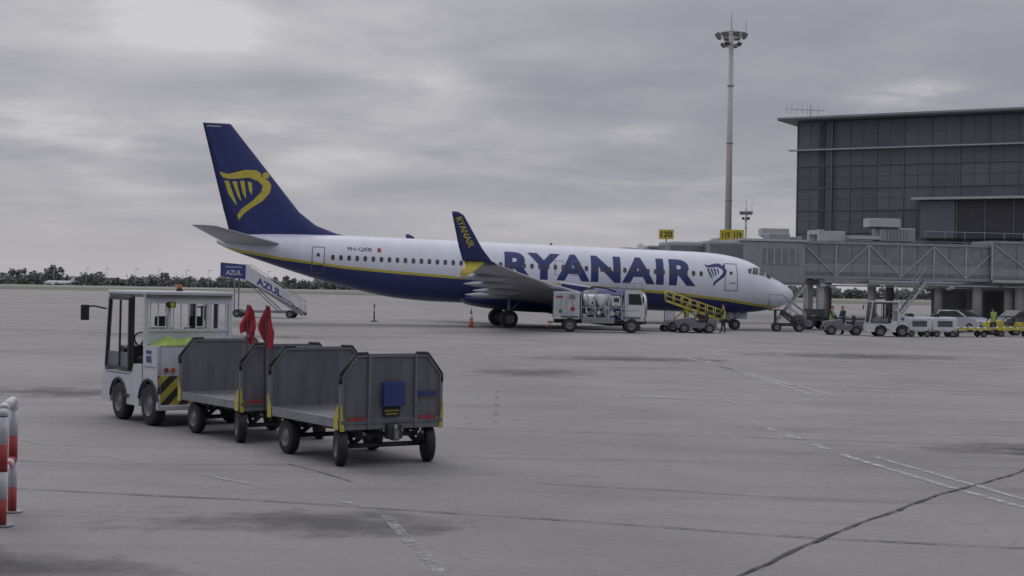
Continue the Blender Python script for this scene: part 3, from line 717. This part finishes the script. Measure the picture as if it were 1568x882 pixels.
# ------------------------------------------------------------------ jet bridges
def bridge(name,loc,rz,Ln=42):
    o=O(name,loc,rz)
    def tunnel(x0,x1,z0,z1,hw,pan,step):
        o.box('tunnel',((x0+x1)/2,0,z0+.15),(x1-x0,2*hw,.3),JBD);o.box('tunnel',((x0+x1)/2,0,z1-.08),(x1-x0,2*hw+.1,.16),JB)
        o.box('tunnel',((x0+x1)/2,0,(z0+z1)/2),(x1-x0,2*hw-.12,z1-z0-.3),pan)
        n=int((x1-x0)/step);st=(x1-x0)/n
        for s in (-1,1):
            y=s*(hw-.02)
            o.beam('truss',(x0,y,z0+.1),(x1,y,z0+.1),.12,.2,JB);o.beam('truss',(x0,y,z1-.1),(x1,y,z1-.1),.12,.16,JBL)
            for i in range(n+1):
                x=x0+i*st;o.beam('truss',(x,y,z0+.2),(x,y,z1-.15),.08,.09,JBL)
                if i<n:
                    a,b=((x,z0+.2),(x+st,z1-.18)) if i%2 else ((x,z1-.18),(x+st,z0+.2))
                    o.beam('truss',(a[0],y+s*.01,a[1]),(b[0],y+s*.01,b[1]),.06,.07,JBL)
                    o.beam('glazing_bars',(x+st/2,y-s*.03,z0+.2),(x+st/2,y-s*.03,z1-.2),.03,.04,JBD)
            o.beam('glazing_bars',(x0,y-s*.035,(z0+z1)/2+.1),(x1,y-s*.035,(z0+z1)/2+.1),.03,.05,JB)
            o.beam('glazing_bars',(x0,y-s*.033,z0+.75),(x1,y-s*.033,z0+.75),.035,.55,JB)
    tunnel(3,20,3.55,6.15,1.25,LGLASS,2.4)
    tunnel(17,Ln,3.45,6.45,1.5,LGLASS,3.6)
    o.box('cab',(.8,0,4.6),(4.6,2.9,2.9),JB,bev=.12);o.box('cab',(-2.6,-.2,4.7),(2.8,2.5,2.6),JBD,bev=.2)
    o.box('cab',(-5.0,.55,5.2),(3.2,2.2,1.4),JBD,bev=.25)
    o.box('cab_glazing',(1.3,-1.46,5.0),(2.6,.03,1.1),LGLASS)
    for k in range(6): o.box('cab',(.3-.0+k*.52,-1.475,5.0),(.06,.03,1.15),JBL)
    for k in range(5): o.beam('canopy_bellows',(-3.2-.14*k,-1.3,3.4),(-3.2-.14*k,-1.3,6.0),.12,.05,BLACK)
    o.box('cab',(.8,0,6.12),(4.8,3.1,.15),JBL)
    for y in (-.95,.95): o.beam('drive_column',(4.4,y,1.1),(4.4,y,6.9),.4,.38,JBL)
    o.beam('drive_column',(4.4,-1.1,6.8),(4.4,1.1,6.8),.4,.3,JBL);o.beam('drive_column',(4.4,-1.4,3.3),(4.4,1.4,3.3),.45,.35,JBD);o.beam('drive_column',(4.4,-1.3,1.2),(4.4,1.3,1.2),.5,.45,DARK)
    o.box('bogie',(4.4,0,.75),(2.6,1.9,.35),DARK,bev=.05)
    for x in (3.55,5.25):
        for y in (-1.0,-.45,.45,1.0): o.wheel('bogie',(x,y,.5),.5,.36)
    for s in (-1.8,-2.5):
        o.beam('service_stair',(9.0,s,.2),(11.6,s,3.5),.06,.16,JBL);o.tube('service_stair',[(9.0,s,1.2),(11.6,s,4.5),(12.8,s,4.5)],.03,STEEL)
    for i in range(14): o.box('service_stair',(9.0+.19*i,-2.15,.35+.235*i),(.25,.65,.04),STEEL)
    o.box('service_stair',(12.2,-2.1,3.5),(1.3,.9,.07),STEEL)
    for x in np.arange(18,Ln,5.5): o.beam('cable_tray',(x,-1.2,3.3),(x,1.2,3.3),.2,.2,JBD)
    o.beam('cable_tray',(6,-.9,3.25),(Ln,-.9,3.15),.25,.12,JBL);o.beam('cable_tray',(17,-1.62,3.6),(Ln,-1.62,3.6),.12,.18,JBL)
    o.box('roof_unit',(8.2,0,6.5),(3.0,1.4,.25),JBL);o.box('roof_unit',(10.2,0,6.75),(2.6,1.5,.9),JB,bev=.05);o.box('roof_unit',(9.2,-.3,7.55),(2.3,1.2,.6),JBL,bev=.04);o.box('roof_unit',(9.2,-.3,7.2),(1.9,1.0,.12),DARK)
    for k in range(7): o.box('roof_unit',(9.4+.25*k,-.76,6.75),(.05,.03,.7),JBD)
    o.box('roof_unit',(5.9,.2,6.55),(1.2,.9,.7),JBL,bev=.04);o.box('roof_unit',(1.5,0,6.4),(1.6,1.2,.45),JB,bev=.04)
    for x in np.arange(12,Ln,1.5): o.cyl('roof_rail',(x,-1.3,6.4),(x,-1.3,7.0),.02,STEEL,seg=6)
    o.tube('roof_rail',[(12,-1.3,7.0),(Ln,-1.3,7.0)],.02,STEEL)
    for x in (4.4,14,24,34): o.box('floodlights',(x,-1.35,3.1),(.35,.2,.2),JBL)
    o.cyl('rotunda',(Ln,0,3.1),(Ln,0,6.9),2.4,JB,seg=28);o.cyl('rotunda',(Ln,0,0),(Ln,0,3.1),.6,CONC,seg=20)
    o.done();return o
bridge('jet_bridge',(16.9,104.5,0),10.5,44)
bridge('jet_bridge',(12.5,124,0),7,34)

# ------------------------------------------------------------------ stand signs
def sign(name,loc,txt,w,h,zc):
    o=O(name,loc)
    o.cyl('post',(0,.1,0),(0,.1,zc),.06,STEEL);o.box('board',(0,0,zc),(w,.14,h),PLACARD,bev=.015)
    put_text(o,'numerals',txt,w*.8,h*.6,lambda u,v:(-w*.4+u,-.078,zc-h*.3+v),BLACK,bold=.02);o.done()
sign('stand_sign',(16.9,116,0),'119  119',1.85,.85,6.9);sign('stand_sign',(12.15,119,0),'120',1.15,.75,7.0)

# ------------------------------------------------------------------ masts
def mast(name,loc,h,r,n=8,sp=1.3):
    o=O(name,loc)
    o.cyl('mast',(0,0,0),(0,0,h),r*1.25,POLE,r2=r*.75,seg=16)
    for k in (.2,.4,.6,.8): o.cyl('mast',(0,0,h*k),(0,0,h*k+.1),r*1.2,STEEL,r2=r*1.15)
    for zz,rr in ((h-1.9,sp*.6),(h-.6,sp)):
        o.lathe('head_frame',[(0,rr),(.08,rr+.05),(.16,rr),(.08,rr-.05),(0,rr)],(0,0,zz),(0,0,1),STEEL,20)
    for i in range(n):
        a=2*math.pi*i/n+.2;c,s=math.cos(a),math.sin(a)
        o.beam('head_frame',(0,0,h-.6),(c*sp,s*sp,h-.55),.06,.06,STEEL)
        o.box('floodlights',(c*(sp+.25),s*(sp+.25),h-.75),(.35,.65,.55),HUB,rot=(0,35,math.degrees(a)),bev=.04)
        if i%2: o.box('floodlights',(c*(sp*.75),s*(sp*.75),h-1.7),(.3,.55,.45),DARK,rot=(0,35,math.degrees(a)),bev=.04)
    o.cyl('lightning_rod',(0,0,h),(0,0,h+1.7),.04,STEEL,seg=6);o.cyl('lightning_rod',(sp+.3,0,h-.5),(sp+.3,0,h+1.1),.03,STEEL,seg=6);o.done()
mast('floodlight_mast',(22.9,160,0),30.6,.33,8,1.25)
mast('floodlight_mast',(40.6,262,0),17.2,.22,6,.7)

# ------------------------------------------------------------------ terminal
PG=[mat('facade_%d'%i,c,.35,var=.14,scale=.5,spec=.5) for i,c in enumerate([(.112,.124,.150),(.120,.132,.158),(.104,.115,.140),(.128,.140,.165)])]
MUL=mat('mullion',(.15,.16,.182),.45,.2)
def terminal(name,loc,rz,Lw,Dp,Z0,Z1,detail=True):
    o=O(name,loc,rz)
    o.box('core',(Lw/2,Dp/2+.2,(Z0+Z1)/2),(Lw-.1,Dp-.2,Z1-Z0-.1),JBD)
    nx=int(Lw/2.6);zs=[Z0,6.4,8.6,10.8,13.0,15.2,16.9,Z1]
    for i in range(nx):
        x0=i*Lw/nx;x1=(i+1)*Lw/nx
        for a,b in zip(zs[:-1],zs[1:]):
            o.box('glazing',((x0+x1)/2,.07+random.uniform(-.006,.006),(a+b)/2),(x1-x0-.04,.08,b-a-.04),random.choice(PG))
            if detail and x0<30:
                o.box('glazing_ribs',((x0+x1)/2,.01,(a+b)/2),(.04,.04,b-a-.05),PG[2])
                o.box('glazing_ribs',((x0+x1)/2,.005,(a+b)/2),(x1-x0-.06,.03,.04),PG[0])
        o.box('mullions',(x0,-.0,(Z0+Z1)/2),(.09,.2,Z1-Z0),MUL)
    for z in zs[1:-1]: o.box('mullions',(Lw/2,-.03,z),(Lw,.2,.09),MUL)
    if detail:
        for j in range(14):
            for a,b in zip(zs[:-1],zs[1:]):
                o.box('glazing',(-.05,1+j*2.8+1.2,(a+b)/2),(.08,2.7,b-a-.04),random.choice(PG))
        o.box('vertical_slot',(2.55,-.06,11.8),(.55,.12,15.2),DARK);o.box('vertical_fin',(3.6,-.16,11.8),(.12,.3,15.4),MUL)
        o.box('sunshade',(Lw/2-.3,-.35,16.75),(Lw+.9,.7,.12),JBL)
        o.box('projecting_bay',(45.8,-.9,9.7),(66,1.5,3.6),DARK);o.box('projecting_bay',(14.4,-1.68,9.7),(3.2,.05,3.5),PG[3])
        o.box('projecting_bay',(45.6,-1.3,11.65),(67,2.6,.22),JBL)
        for k in range(20): o.box('projecting_bay',(16.2+k*2.6,-1.7,9.7),(.1,.08,3.4),MUL)
        o.cyl('antenna',(.9,1,Z1+.3),(.9,1,Z1+1.9),.04,STEEL,seg=6);o.tube('antenna',[(-1.7,1,Z1+1.55),(2.4,1,Z1+1.15)],.03,STEEL)
        for k in range(7): o.cyl('antenna',(-1.6+k*.55,1,Z1+1.1-k*.05),(-1.6+k*.55,1,Z1+2.0-k*.05),.018,STEEL,seg=5)
    o.box('cornice',(Lw/2-.4,Dp/2-.6,Z1+.18),(Lw+2.2,Dp+2.4,.3),JBD);o.box('cornice',(Lw/2-.4,-1.84,Z1+.22),(Lw+2.3,.1,.16),JB)
    o.box('floor_slab',(Lw/2,Dp/2-.5,3.95),(Lw+.6,Dp+1,.6),CONC)
    o.box('ground_floor_wall',(Lw/2+(6 if detail else 0),6,1.8),(Lw-12,.3,3.7),CONC)
    if detail:
        for k in range(14): o.box('ground_floor_doors',(14+k*4.5,5.8,1.5),(2.6,.1,2.9),JBD if k%3 else LGLASS)
    for x in np.arange(1,Lw,6.5):
        for y in (.8,7): o.cyl('columns',(x,y,0),(x,y,3.8),.42,CONC,seg=18)
    o.done()
terminal('unseen_sky_blocker',(28.3,150,0),-30.2,80,40,4.2,19.6)
terminal('unseen_sky_blocker',(90,-7,0),180,180,30,4.2,19.6,detail=False)  # unseen block added behind the camera to cut sky light on the foreground
o=O('elevated_walkway',(38,126,0),-12)
o.box('deck',(20,0,4.0),(40,3.0,.35),CONC);o.box('enclosure',(20,0,5.4),(40,2.8,2.4),LGLASS);o.box('roof',(20,0,6.7),(40.6,3.5,.2),JB)
for k in range(16): o.box('glazing_posts',(1+k*2.6,-1.43,5.4),(.12,.08,2.4),JBL)
for k,x in enumerate(np.arange(1.0,36,3.4)): o.cyl('columns',(x,0,0),(x,0,3.8),.40,CONC if k<3 else JBD,seg=18)
o.done()

# ------------------------------------------------------------------ ground
def gmat():
    m=bpy.data.materials.new('apron_concrete');m.use_nodes=True;nt=m.node_tree;N=nt.nodes;L=nt.links;b=N['Principled BSDF']
    tc=N.new('ShaderNodeTexCoord')
    def noise(scale,det,rough=.6,sc=(1,1,1),rot=0,dist=0):
        mp=N.new('ShaderNodeMapping');mp.inputs['Scale'].default_value=sc;mp.inputs['Rotation'].default_value=(0,0,rot)
        L.new(tc.outputs['Object'],mp.inputs[0]);n=N.new('ShaderNodeTexNoise');n.inputs['Scale'].default_value=scale;n.inputs['Detail'].default_value=det;n.inputs['Roughness'].default_value=rough;n.inputs['Distortion'].default_value=dist
        L.new(mp.outputs[0],n.inputs[0]);return n.outputs['Fac']
    def rng(n,a,b_,c,d):
        r=N.new('ShaderNodeMapRange');r.inputs[1].default_value=a;r.inputs[2].default_value=b_;r.inputs[3].default_value=c;r.inputs[4].default_value=d;L.new(n,r.inputs[0]);return r.outputs[0]
    def mul(a,b_):
        q=N.new('ShaderNodeMath');q.operation='MULTIPLY';L.new(a,q.inputs[0]);L.new(b_,q.inputs[1]);return q.outputs[0]
    bigf=noise(.045,4,.6,(1,.5,1),.2)
    big=rng(bigf,.35,.65,.86,1.12)
    med=rng(noise(.30,5,.68,(.7,.7,1),-.2,.4),.32,.68,.86,1.10)
    stn=rng(noise(.13,5,.62,(.6,1.2,1),-.25,.5),.56,.70,1,.76)
    stn2=rng(noise(.55,5,.7,(1,1,1),.6,1.2),.62,.74,1,.78)
    tyre=rng(noise(.8,3,.6,(.10,1.6,1),.9),.57,.70,1,.86)
    tyre2=rng(noise(.9,3,.6,(.08,1.6,1),-.35),.58,.70,1,.88)
    fine=rng(noise(9,6,.8),.3,.7,.86,1.12)
    grit=rng(noise(70,2,.6),.3,.7,.84,1.14)
    v=mul(mul(mul(mul(big,med),mul(stn,tyre)),mul(fine,grit)),mul(stn2,tyre2))
    n0=N.new('ShaderNodeTexNoise');n0.inputs['Scale'].default_value=1.3;n0.inputs['Detail'].default_value=3
    L.new(tc.outputs['Object'],n0.inputs[0]);av=N.new('ShaderNodeVectorMath');av.operation='ADD';L.new(tc.outputs['Object'],av.inputs[0]);L.new(n0.outputs['Color'],av.inputs[1])
    vo=N.new('ShaderNodeTexVoronoi');vo.feature='DISTANCE_TO_EDGE';vo.inputs['Scale'].default_value=.16;L.new(av.outputs[0],vo.inputs['Vector'])
    ck=rng(vo.outputs['Distance'],.0,.003,.80,1)
    v=mul(v,ck)
    sc=N.new('ShaderNodeVectorMath');sc.operation='SCALE';sc.inputs[0].default_value=(.268,.263,.264);L.new(v,sc.inputs['Scale'])
    L.new(sc.outputs[0],b.inputs['Base Color']);b.inputs['Specular IOR Level'].default_value=.25
    rr=rng(bigf,.35,.65,.7,.88);L.new(rr,b.inputs['Roughness'])
    bp=N.new('ShaderNodeBump');bp.inputs['Strength'].default_value=.25;bp.inputs['Distance'].default_value=.01
    L.new(fine,bp.inputs['Height']);L.new(bp.outputs[0],b.inputs['Normal'])
    return m
def sheet(name,pts,z,m):
    me=bpy.data.meshes.new(name);me.from_pydata([(x,y,z) for x,y in pts],[],[tuple(range(len(pts)))]);me.materials.append(m)
    ob=bpy.data.objects.new(name,me);scene.collection.objects.link(ob);return ob
sheet('apron_ground',[(-4000,-200),(4000,-200),(4000,7000),(-4000,7000)],0,gmat())
GR=mat('grass_field',(.15,.158,.115),.95,var=.25,scale=.02)
sheet('grass_field',[(-2500,430),(2500,430),(2500,700),(-2500,700)],.05,GR)
sheet('grass_field',[(-2500,960),(2500,960),(2500,1700),(-2500,1700)],.05,GR)

def paintmat(name,col,lo,hi,sc=6):
    m=bpy.data.materials.new(name);m.use_nodes=True;nt=m.node_tree;N=nt.nodes;L=nt.links;b=N['Principled BSDF']
    b.inputs['Base Color'].default_value=(*col,1);b.inputs['Roughness'].default_value=.8
    tc=N.new('ShaderNodeTexCoord');n=N.new('ShaderNodeTexNoise');n.inputs['Scale'].default_value=sc;n.inputs['Detail'].default_value=6;n.inputs['Roughness'].default_value=.75
    L.new(tc.outputs['Object'],n.inputs[0])
    r=N.new('ShaderNodeMapRange');r.inputs[1].default_value=lo;r.inputs[2].default_value=hi;L.new(n.outputs['Fac'],r.inputs[0])
    L.new(r.outputs[0],b.inputs['Alpha']);return m
PW=paintmat('worn_white_paint',(.47,.47,.47),.36,.60)
PF=paintmat('faded_white_paint',(.40,.40,.40),.42,.68,4)
PR=paintmat('faded_red_paint',(.28,.15,.13),.44,.75,4)
PY=paintmat('faded_yellow_paint',(.36,.31,.12),.42,.7,4)
SEAL=paintmat('joint_sealant',(.055,.054,.054),.30,.52,5)
def ribbons(name,items,z):
    bm=bmesh.new();mats=[]
    for pts,w,m,jit,dash in items:
        if m not in mats: mats.append(m)
        P=[]
        for a,b in zip(pts[:-1],pts[1:]):
            a=Vector(a);b=Vector(b);n=max(1,int((b-a).length/.35))
            for i in range(n): P.append(a.lerp(b,i/n))
        P.append(Vector(pts[-1]))
        prev=None;off=0
        for i,p in enumerate(P):
            t=(P[min(i+1,len(P)-1)]-P[max(i-1,0)]).normalized();nn=Vector((-t.y,t.x))
            if jit: off=off*.7+random.uniform(-jit,jit)
            ww=w*(1+(random.uniform(-.5,.7) if jit else 0))
            q=p+nn*off
            c=(bm.verts.new((*(q+nn*ww/2),z)),bm.verts.new((*(q-nn*ww/2),z)))
            if prev and not (dash and (i//dash)%2): 
                f=bm.faces.new((prev[0],prev[1],c[1],c[0]));f.material_index=mats.index(m)
            prev=c
    me=bpy.data.meshes.new(name);bm.to_mesh(me);bm.free()
    for m in mats: me.materials.append(m)
    ob=bpy.data.objects.new(name,me);scene.collection.objects.link(ob)
ribbons('ground_markings',[
 ([(4.54,28.4),(5.10,22.5)],.14,PW,0,2),([(5.10,22.5),(5.62,19.2),(5.97,17.4),(6.9,12.5)],.12,PW,0,0),
 ([(5.5,22.6),(6.22,18.1),(7,14)],.11,PW,0,0),
 ([(6.9,53),(7.3,36.5)],.18,PW,0,0),([(6.4,58),(7.8,36.2)],.18,PW,0,0),
 ([(2.4,34.7),(4.96,33.6)],.16,PF,0,0),([(3.1,34.9),(4.2,34.4)],.28,PW,0,0),([(2.4,35.1),(2.5,34.2)],.14,PW,0,0),([(4.9,34.0),(5.0,33.2)],.14,PW,0,0),
 ([(-1.3,15.95),(-.95,14.4),(-.6,13.0),(-.45,11.5)],.12,PF,0,0),
 ([(-.75,36),(-.72,27)],.10,PF,0,3),([(-.3,36),(-.26,27)],.10,PR,0,3),
 ([(-12,74),(-3,73)],.3,PY,0,0),([(-30,62),(-4,66),(18,58)],.18,PF,0,0),([(-12,30),(12,26)],.06,PR,0,0),
 ([(4.5,48),(18,44)],.2,PF,0,0),([(9,30),(16,27)],.3,PF,0,0),([(-25,80),(30,84)],.18,PY,0,0),([(18,84),(45,80)],.25,PW,0,0),([(-40,90),(-12,84)],.2,PF,0,0),
 ([(3,40),(22,34)],.15,PR,0,0),([(5.1,22.4),(12,19.5)],.08,PF,0,0),([(-7.5,23),(-1.5,16.5)],.10,PF,0,4)],.008)
ribbons('expansion_joints',[
 ([(-9,18.1),(-5.94,17.55),(-2.4,16.8),(.84,15.75),(3.31,14.86),(8,14.0)],.028,SEAL,.03,0),
 ([(.34,18.85),(3.65,17.8),(5.0,17.7)],.022,SEAL,.03,0),
 ([(1.2,11.5),(1.99,12.9),(3.43,15.4),(5.43,18.6),(7.28,21.2),(9.5,24.5)],.04,SEAL,.03,0),
 ([(-8,20.5),(-5,19.9),(-3,20.4),(-2,18.6)],.018,SEAL,.04,0),([(-1,26),(6,25),(14,22)],.025,SEAL,.03,0),([(-12,45),(14,38)],.04,SEAL,.04,0),([(-30,58),(30,50)],.05,SEAL,.04,0),([(-30,75),(40,68)],.06,SEAL,.04,0)],.012)
def patchmat(name,col,amt):
    m=bpy.data.materials.new(name);m.use_nodes=True;nt=m.node_tree;N=nt.nodes;L=nt.links;b=N['Principled BSDF']
    b.inputs['Base Color'].default_value=(*col,1);b.inputs['Roughness'].default_value=.8;b.inputs['Specular IOR Level'].default_value=.2
    uv=N.new('ShaderNodeUVMap');ln=N.new('ShaderNodeVectorMath');ln.operation='LENGTH';L.new(uv.outputs[0],ln.inputs[0])
    tc=N.new('ShaderNodeTexCoord');n=N.new('ShaderNodeTexNoise');n.inputs['Scale'].default_value=.9;n.inputs['Detail'].default_value=6;n.inputs['Roughness'].default_value=.72
    L.new(tc.outputs['Object'],n.inputs[0])
    mm=N.new('ShaderNodeMath');mm.operation='MULTIPLY_ADD';L.new(n.outputs['Fac'],mm.inputs[0]);mm.inputs[1].default_value=2.6;mm.inputs[2].default_value=-.7
    sb=N.new('ShaderNodeMath');sb.operation='SUBTRACT';L.new(mm.outputs[0],sb.inputs[0]);L.new(ln.outputs['Value'],sb.inputs[1])
    r=N.new('ShaderNodeMapRange');r.inputs[1].default_value=-.25;r.inputs[2].default_value=.55;r.inputs[3].default_value=0;r.inputs[4].default_value=amt;L.new(sb.outputs[0],r.inputs[0])
    L.new(r.outputs[0],b.inputs['Alpha']);return m
ST=patchmat('oil_stain',(.10,.098,.097),.5);PL=patchmat('pale_concrete',(.40,.395,.39),.5)
me=bpy.data.meshes.new('pavement_stains');vs=[];fs=[];uvs=[];mi=[]
P=[(.6,44,2.6,3.0,0),(4.5,54,5,3,0),(-9,33,4,2.5,0),(-2,15.5,2.2,1.2,0),(9,24,3,2,0),(-6,42,4,3,0),(14,60,6,4,0),(-14,70,8,4,0),(-4.4,12.8,1.8,.9,0),(0,97,4,3,0),(7,93,4,3,0),
   (7.0,29.5,2.2,1.6,1),(5,27.5,2,1,1),(13,40,5,3,1),(-5,60,6,4,1),(1.5,25,2,1.2,1),(-14,52,5,4,1),(11,52,3,3,1),(22,70,8,5,1)]
for k,(x,y,a,b,t) in enumerate(P):
    i=len(vs);z=.003+.00012*k
    vs+= [(x-a*1.3,y-b*1.3,z),(x+a*1.3,y-b*1.3,z),(x+a*1.3,y+b*1.3,z),(x-a*1.3,y+b*1.3,z)]
    fs.append((i,i+1,i+2,i+3));uvs+=[(-1.3,-1.3),(1.3,-1.3),(1.3,1.3),(-1.3,1.3)];mi.append(t)
me.from_pydata(vs,[],fs);ul=me.uv_layers.new(name='UVMap')
for i,q in enumerate(uvs): ul.data[i].uv=q
me.materials.append(ST);me.materials.append(PL)
for p,t in zip(me.polygons,mi): p.material_index=t
ob=bpy.data.objects.new('pavement_stains',me);scene.collection.objects.link(ob)

# ------------------------------------------------------------------ distant trees
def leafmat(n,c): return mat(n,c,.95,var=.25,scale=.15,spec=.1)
LM=[leafmat('foliage_haze_dark',(.20,.215,.215)),leafmat('foliage_haze_light',(.26,.275,.265)),mat('bark',(.2,.19,.185),.9)]  # leaf colours paled and greyed: distance haze is painted into them
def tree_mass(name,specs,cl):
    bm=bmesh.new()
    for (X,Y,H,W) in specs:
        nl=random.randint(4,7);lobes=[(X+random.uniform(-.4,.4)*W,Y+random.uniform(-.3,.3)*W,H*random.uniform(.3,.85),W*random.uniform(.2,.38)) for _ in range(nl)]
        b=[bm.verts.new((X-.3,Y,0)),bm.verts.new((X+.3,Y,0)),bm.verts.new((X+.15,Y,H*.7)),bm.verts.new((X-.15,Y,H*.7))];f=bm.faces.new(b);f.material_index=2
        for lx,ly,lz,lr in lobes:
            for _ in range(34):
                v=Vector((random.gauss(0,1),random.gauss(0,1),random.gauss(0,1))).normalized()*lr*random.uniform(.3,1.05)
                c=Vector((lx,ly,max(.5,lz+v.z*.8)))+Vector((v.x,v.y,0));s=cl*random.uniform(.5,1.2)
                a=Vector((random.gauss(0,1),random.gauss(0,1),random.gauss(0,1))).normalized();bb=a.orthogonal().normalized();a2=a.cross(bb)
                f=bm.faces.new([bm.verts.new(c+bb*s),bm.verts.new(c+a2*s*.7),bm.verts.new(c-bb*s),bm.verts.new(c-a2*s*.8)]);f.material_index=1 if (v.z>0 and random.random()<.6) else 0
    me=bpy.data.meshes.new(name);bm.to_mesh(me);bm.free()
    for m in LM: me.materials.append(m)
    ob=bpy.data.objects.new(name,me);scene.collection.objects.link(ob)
sp=[];x=-470
while x<700:
    h=random.uniform(4.5,8.0)
    if random.random()<.12: h=random.uniform(8.5,10.5)
    sp.append((x,1000+random.uniform(-40,60),h,random.uniform(6,13)));x+=random.uniform(2.5,7)
x=-470
while x<700:
    sp.append((x,1090,random.uniform(3.5,5.5),random.uniform(8,13)));x+=random.uniform(3,6)
for X in (-300,-296,-303): sp.append((X,985,13,9))
for X in (-326,-322): sp.append((X,985,11,8))
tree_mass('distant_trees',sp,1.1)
o=O('perimeter_lamps',(0,950,0))
for k in range(9):
    X=-290+k*17+random.uniform(-4,4);o.cyl('posts',(X,0,0),(X,0,11),.14,POLE,seg=6);o.box('heads',(X+.8,0,11),(2.0,.5,.3),HUB)
o.done()

# ------------------------------------------------------------------ world
w=bpy.data.worlds.new('World');scene.world=w;w.use_nodes=True;nt=w.node_tree;N=nt.nodes;L=nt.links
bg=N['Background']
SE,SR=R(48),R(-35)
sky=N.new('ShaderNodeTexSky');sky.sky_type='NISHITA';sky.sun_disc=False;sky.sun_elevation=SE;sky.sun_rotation=SR
def M(op,a,b=None,c=None):
    n=N.new('ShaderNodeMath');n.operation=op
    for i,q in enumerate((a,b,c)):
        if q is None: continue
        if isinstance(q,(int,float)): n.inputs[i].default_value=q
        else: L.new(q,n.inputs[i])
    return n.outputs[0]
tc=N.new('ShaderNodeTexCoord');s=N.new('ShaderNodeSeparateXYZ');L.new(tc.outputs['Generated'],s.inputs[0])
zp=M('MAXIMUM',s.outputs['Z'],0.0);zd=M('ADD',zp,.13)
u=M('DIVIDE',s.outputs['X'],zd);v=M('DIVIDE',s.outputs['Y'],zd)
cv=N.new('ShaderNodeCombineXYZ');L.new(u,cv.inputs[0]);L.new(v,cv.inputs[1])
def wn(scale,det,rough,off,dist=0):
    mp=N.new('ShaderNodeMapping');mp.inputs['Location'].default_value=off;L.new(cv.outputs[0],mp.inputs[0])
    n=N.new('ShaderNodeTexNoise');n.inputs['Scale'].default_value=scale;n.inputs['Detail'].default_value=det;n.inputs['Roughness'].default_value=rough;n.inputs['Distortion'].default_value=dist
    L.new(mp.outputs[0],n.inputs[0]);return n.outputs['Fac']
n1=wn(.62,4,.45,(3.1,1.7,0),.2);n2=wn(1.7,6,.55,(7,2,0),.25);n3=wn(4.5,5,.6,(1,9,0),.3)
den=M('ADD',M('ADD',M('MULTIPLY',n1,.52),M('MULTIPLY',n2,.36)),M('MULTIPLY',n3,.12))
for cx,cz,sx,sz,am in [(-.222,.172,.045,.018,.12),(-.19,.158,.03,.01,.06),(.262,.132,.040,.009,.16),(.235,.126,.02,.007,.08),(-.31,.100,.045,.010,.13),(-.26,.088,.03,.007,.08),(-.17,.105,.035,.007,.09),(-.045,.137,.045,.009,.09),(.08,.105,.05,.008,.08),(-.12,.085,.03,.006,.06),
                       (.09,.18,.10,.02,-.05),(-.07,.068,.05,.010,-.06),(.20,.165,.04,.01,-.04),(-.14,.135,.06,.010,-.05),(-.27,.13,.06,.012,-.05),(.0,.12,.04,.008,-.04),(.16,.12,.03,.01,-.04),(.15,.075,.05,.010,.05)]:
    a=M('POWER',M('DIVIDE',M('SUBTRACT',s.outputs['X'],cx),sx),2.0);b=M('POWER',M('DIVIDE',M('SUBTRACT',s.outputs['Z'],cz),sz),2.0)
    g=M('EXPONENT',M('MULTIPLY',M('ADD',a,b),-1.0));den=M('ADD',den,M('MULTIPLY',M('MULTIPLY',g,am),M('MULTIPLY',M('MULTIPLY',n2,n3),4.0)))
cr=N.new('ShaderNodeValToRGB');L.new(den,cr.inputs[0]);e=cr.color_ramp
e.elements[0].position=.38;e.elements[0].color=(.30,.302,.346,1);e.elements[1].position=.68;e.elements[1].color=(.62,.605,.62,1)
x=e.elements.new(.46);x.color=(.348,.346,.388,1);x=e.elements.new(.54);x.color=(.43,.423,.455,1)
hz=N.new('ShaderNodeMapRange');hz.interpolation_type='SMOOTHSTEP';hz.inputs[1].default_value=0;hz.inputs[2].default_value=.075;hz.inputs[3].default_value=.85;hz.inputs[4].default_value=0
L.new(zp,hz.inputs[0])
mh=N.new('ShaderNodeMix');mh.data_type='RGBA';L.new(hz.outputs[0],mh.inputs['Factor']);L.new(cr.outputs[0],mh.inputs['A']);mh.inputs['B'].default_value=(.455,.445,.478,1)
zr=N.new('ShaderNodeMapRange');zr.interpolation_type='SMOOTHSTEP';zr.inputs[1].default_value=.22;zr.inputs[2].default_value=.9;zr.inputs[3].default_value=1;zr.inputs[4].default_value=2.3
L.new(zp,zr.inputs[0])
sc=N.new('ShaderNodeVectorMath');sc.operation='SCALE';L.new(mh.outputs['Result'],sc.inputs[0]);L.new(zr.outputs[0],sc.inputs['Scale'])
nk=N.new('ShaderNodeVectorMath');nk.operation='SCALE';L.new(sky.outputs[0],nk.inputs[0]);nk.inputs['Scale'].default_value=.06
mf=N.new('ShaderNodeMix');mf.data_type='RGBA';mf.inputs['Factor'].default_value=.94;L.new(nk.outputs[0],mf.inputs['A']);L.new(sc.outputs[0],mf.inputs['B'])
L.new(mf.outputs['Result'],bg.inputs['Color']);bg.inputs['Strength'].default_value=1.0
sun=bpy.data.lights.new('sun','SUN');sun.energy=.6;sun.angle=R(30);sun.color=(1,.96,.9)
so=bpy.data.objects.new('sun',sun);scene.collection.objects.link(so)
d=Vector((math.sin(SR)*math.cos(SE),math.cos(SR)*math.cos(SE),math.sin(SE)))
so.rotation_euler=d.to_track_quat('Z','Y').to_euler()

# ------------------------------------------------------------------ camera
c=bpy.data.cameras.new('camera');c.lens=52.8;c.sensor_width=36;c.clip_end=12000;c.clip_start=.1
co=bpy.data.objects.new('camera',c);scene.collection.objects.link(co);co.location=(0,0,2.43);co.rotation_euler=(R(90.05),R(-1.0),0)
scene.camera=co
scene.view_settings.view_transform='Standard';scene.view_settings.look='None';scene.view_settings.exposure=0
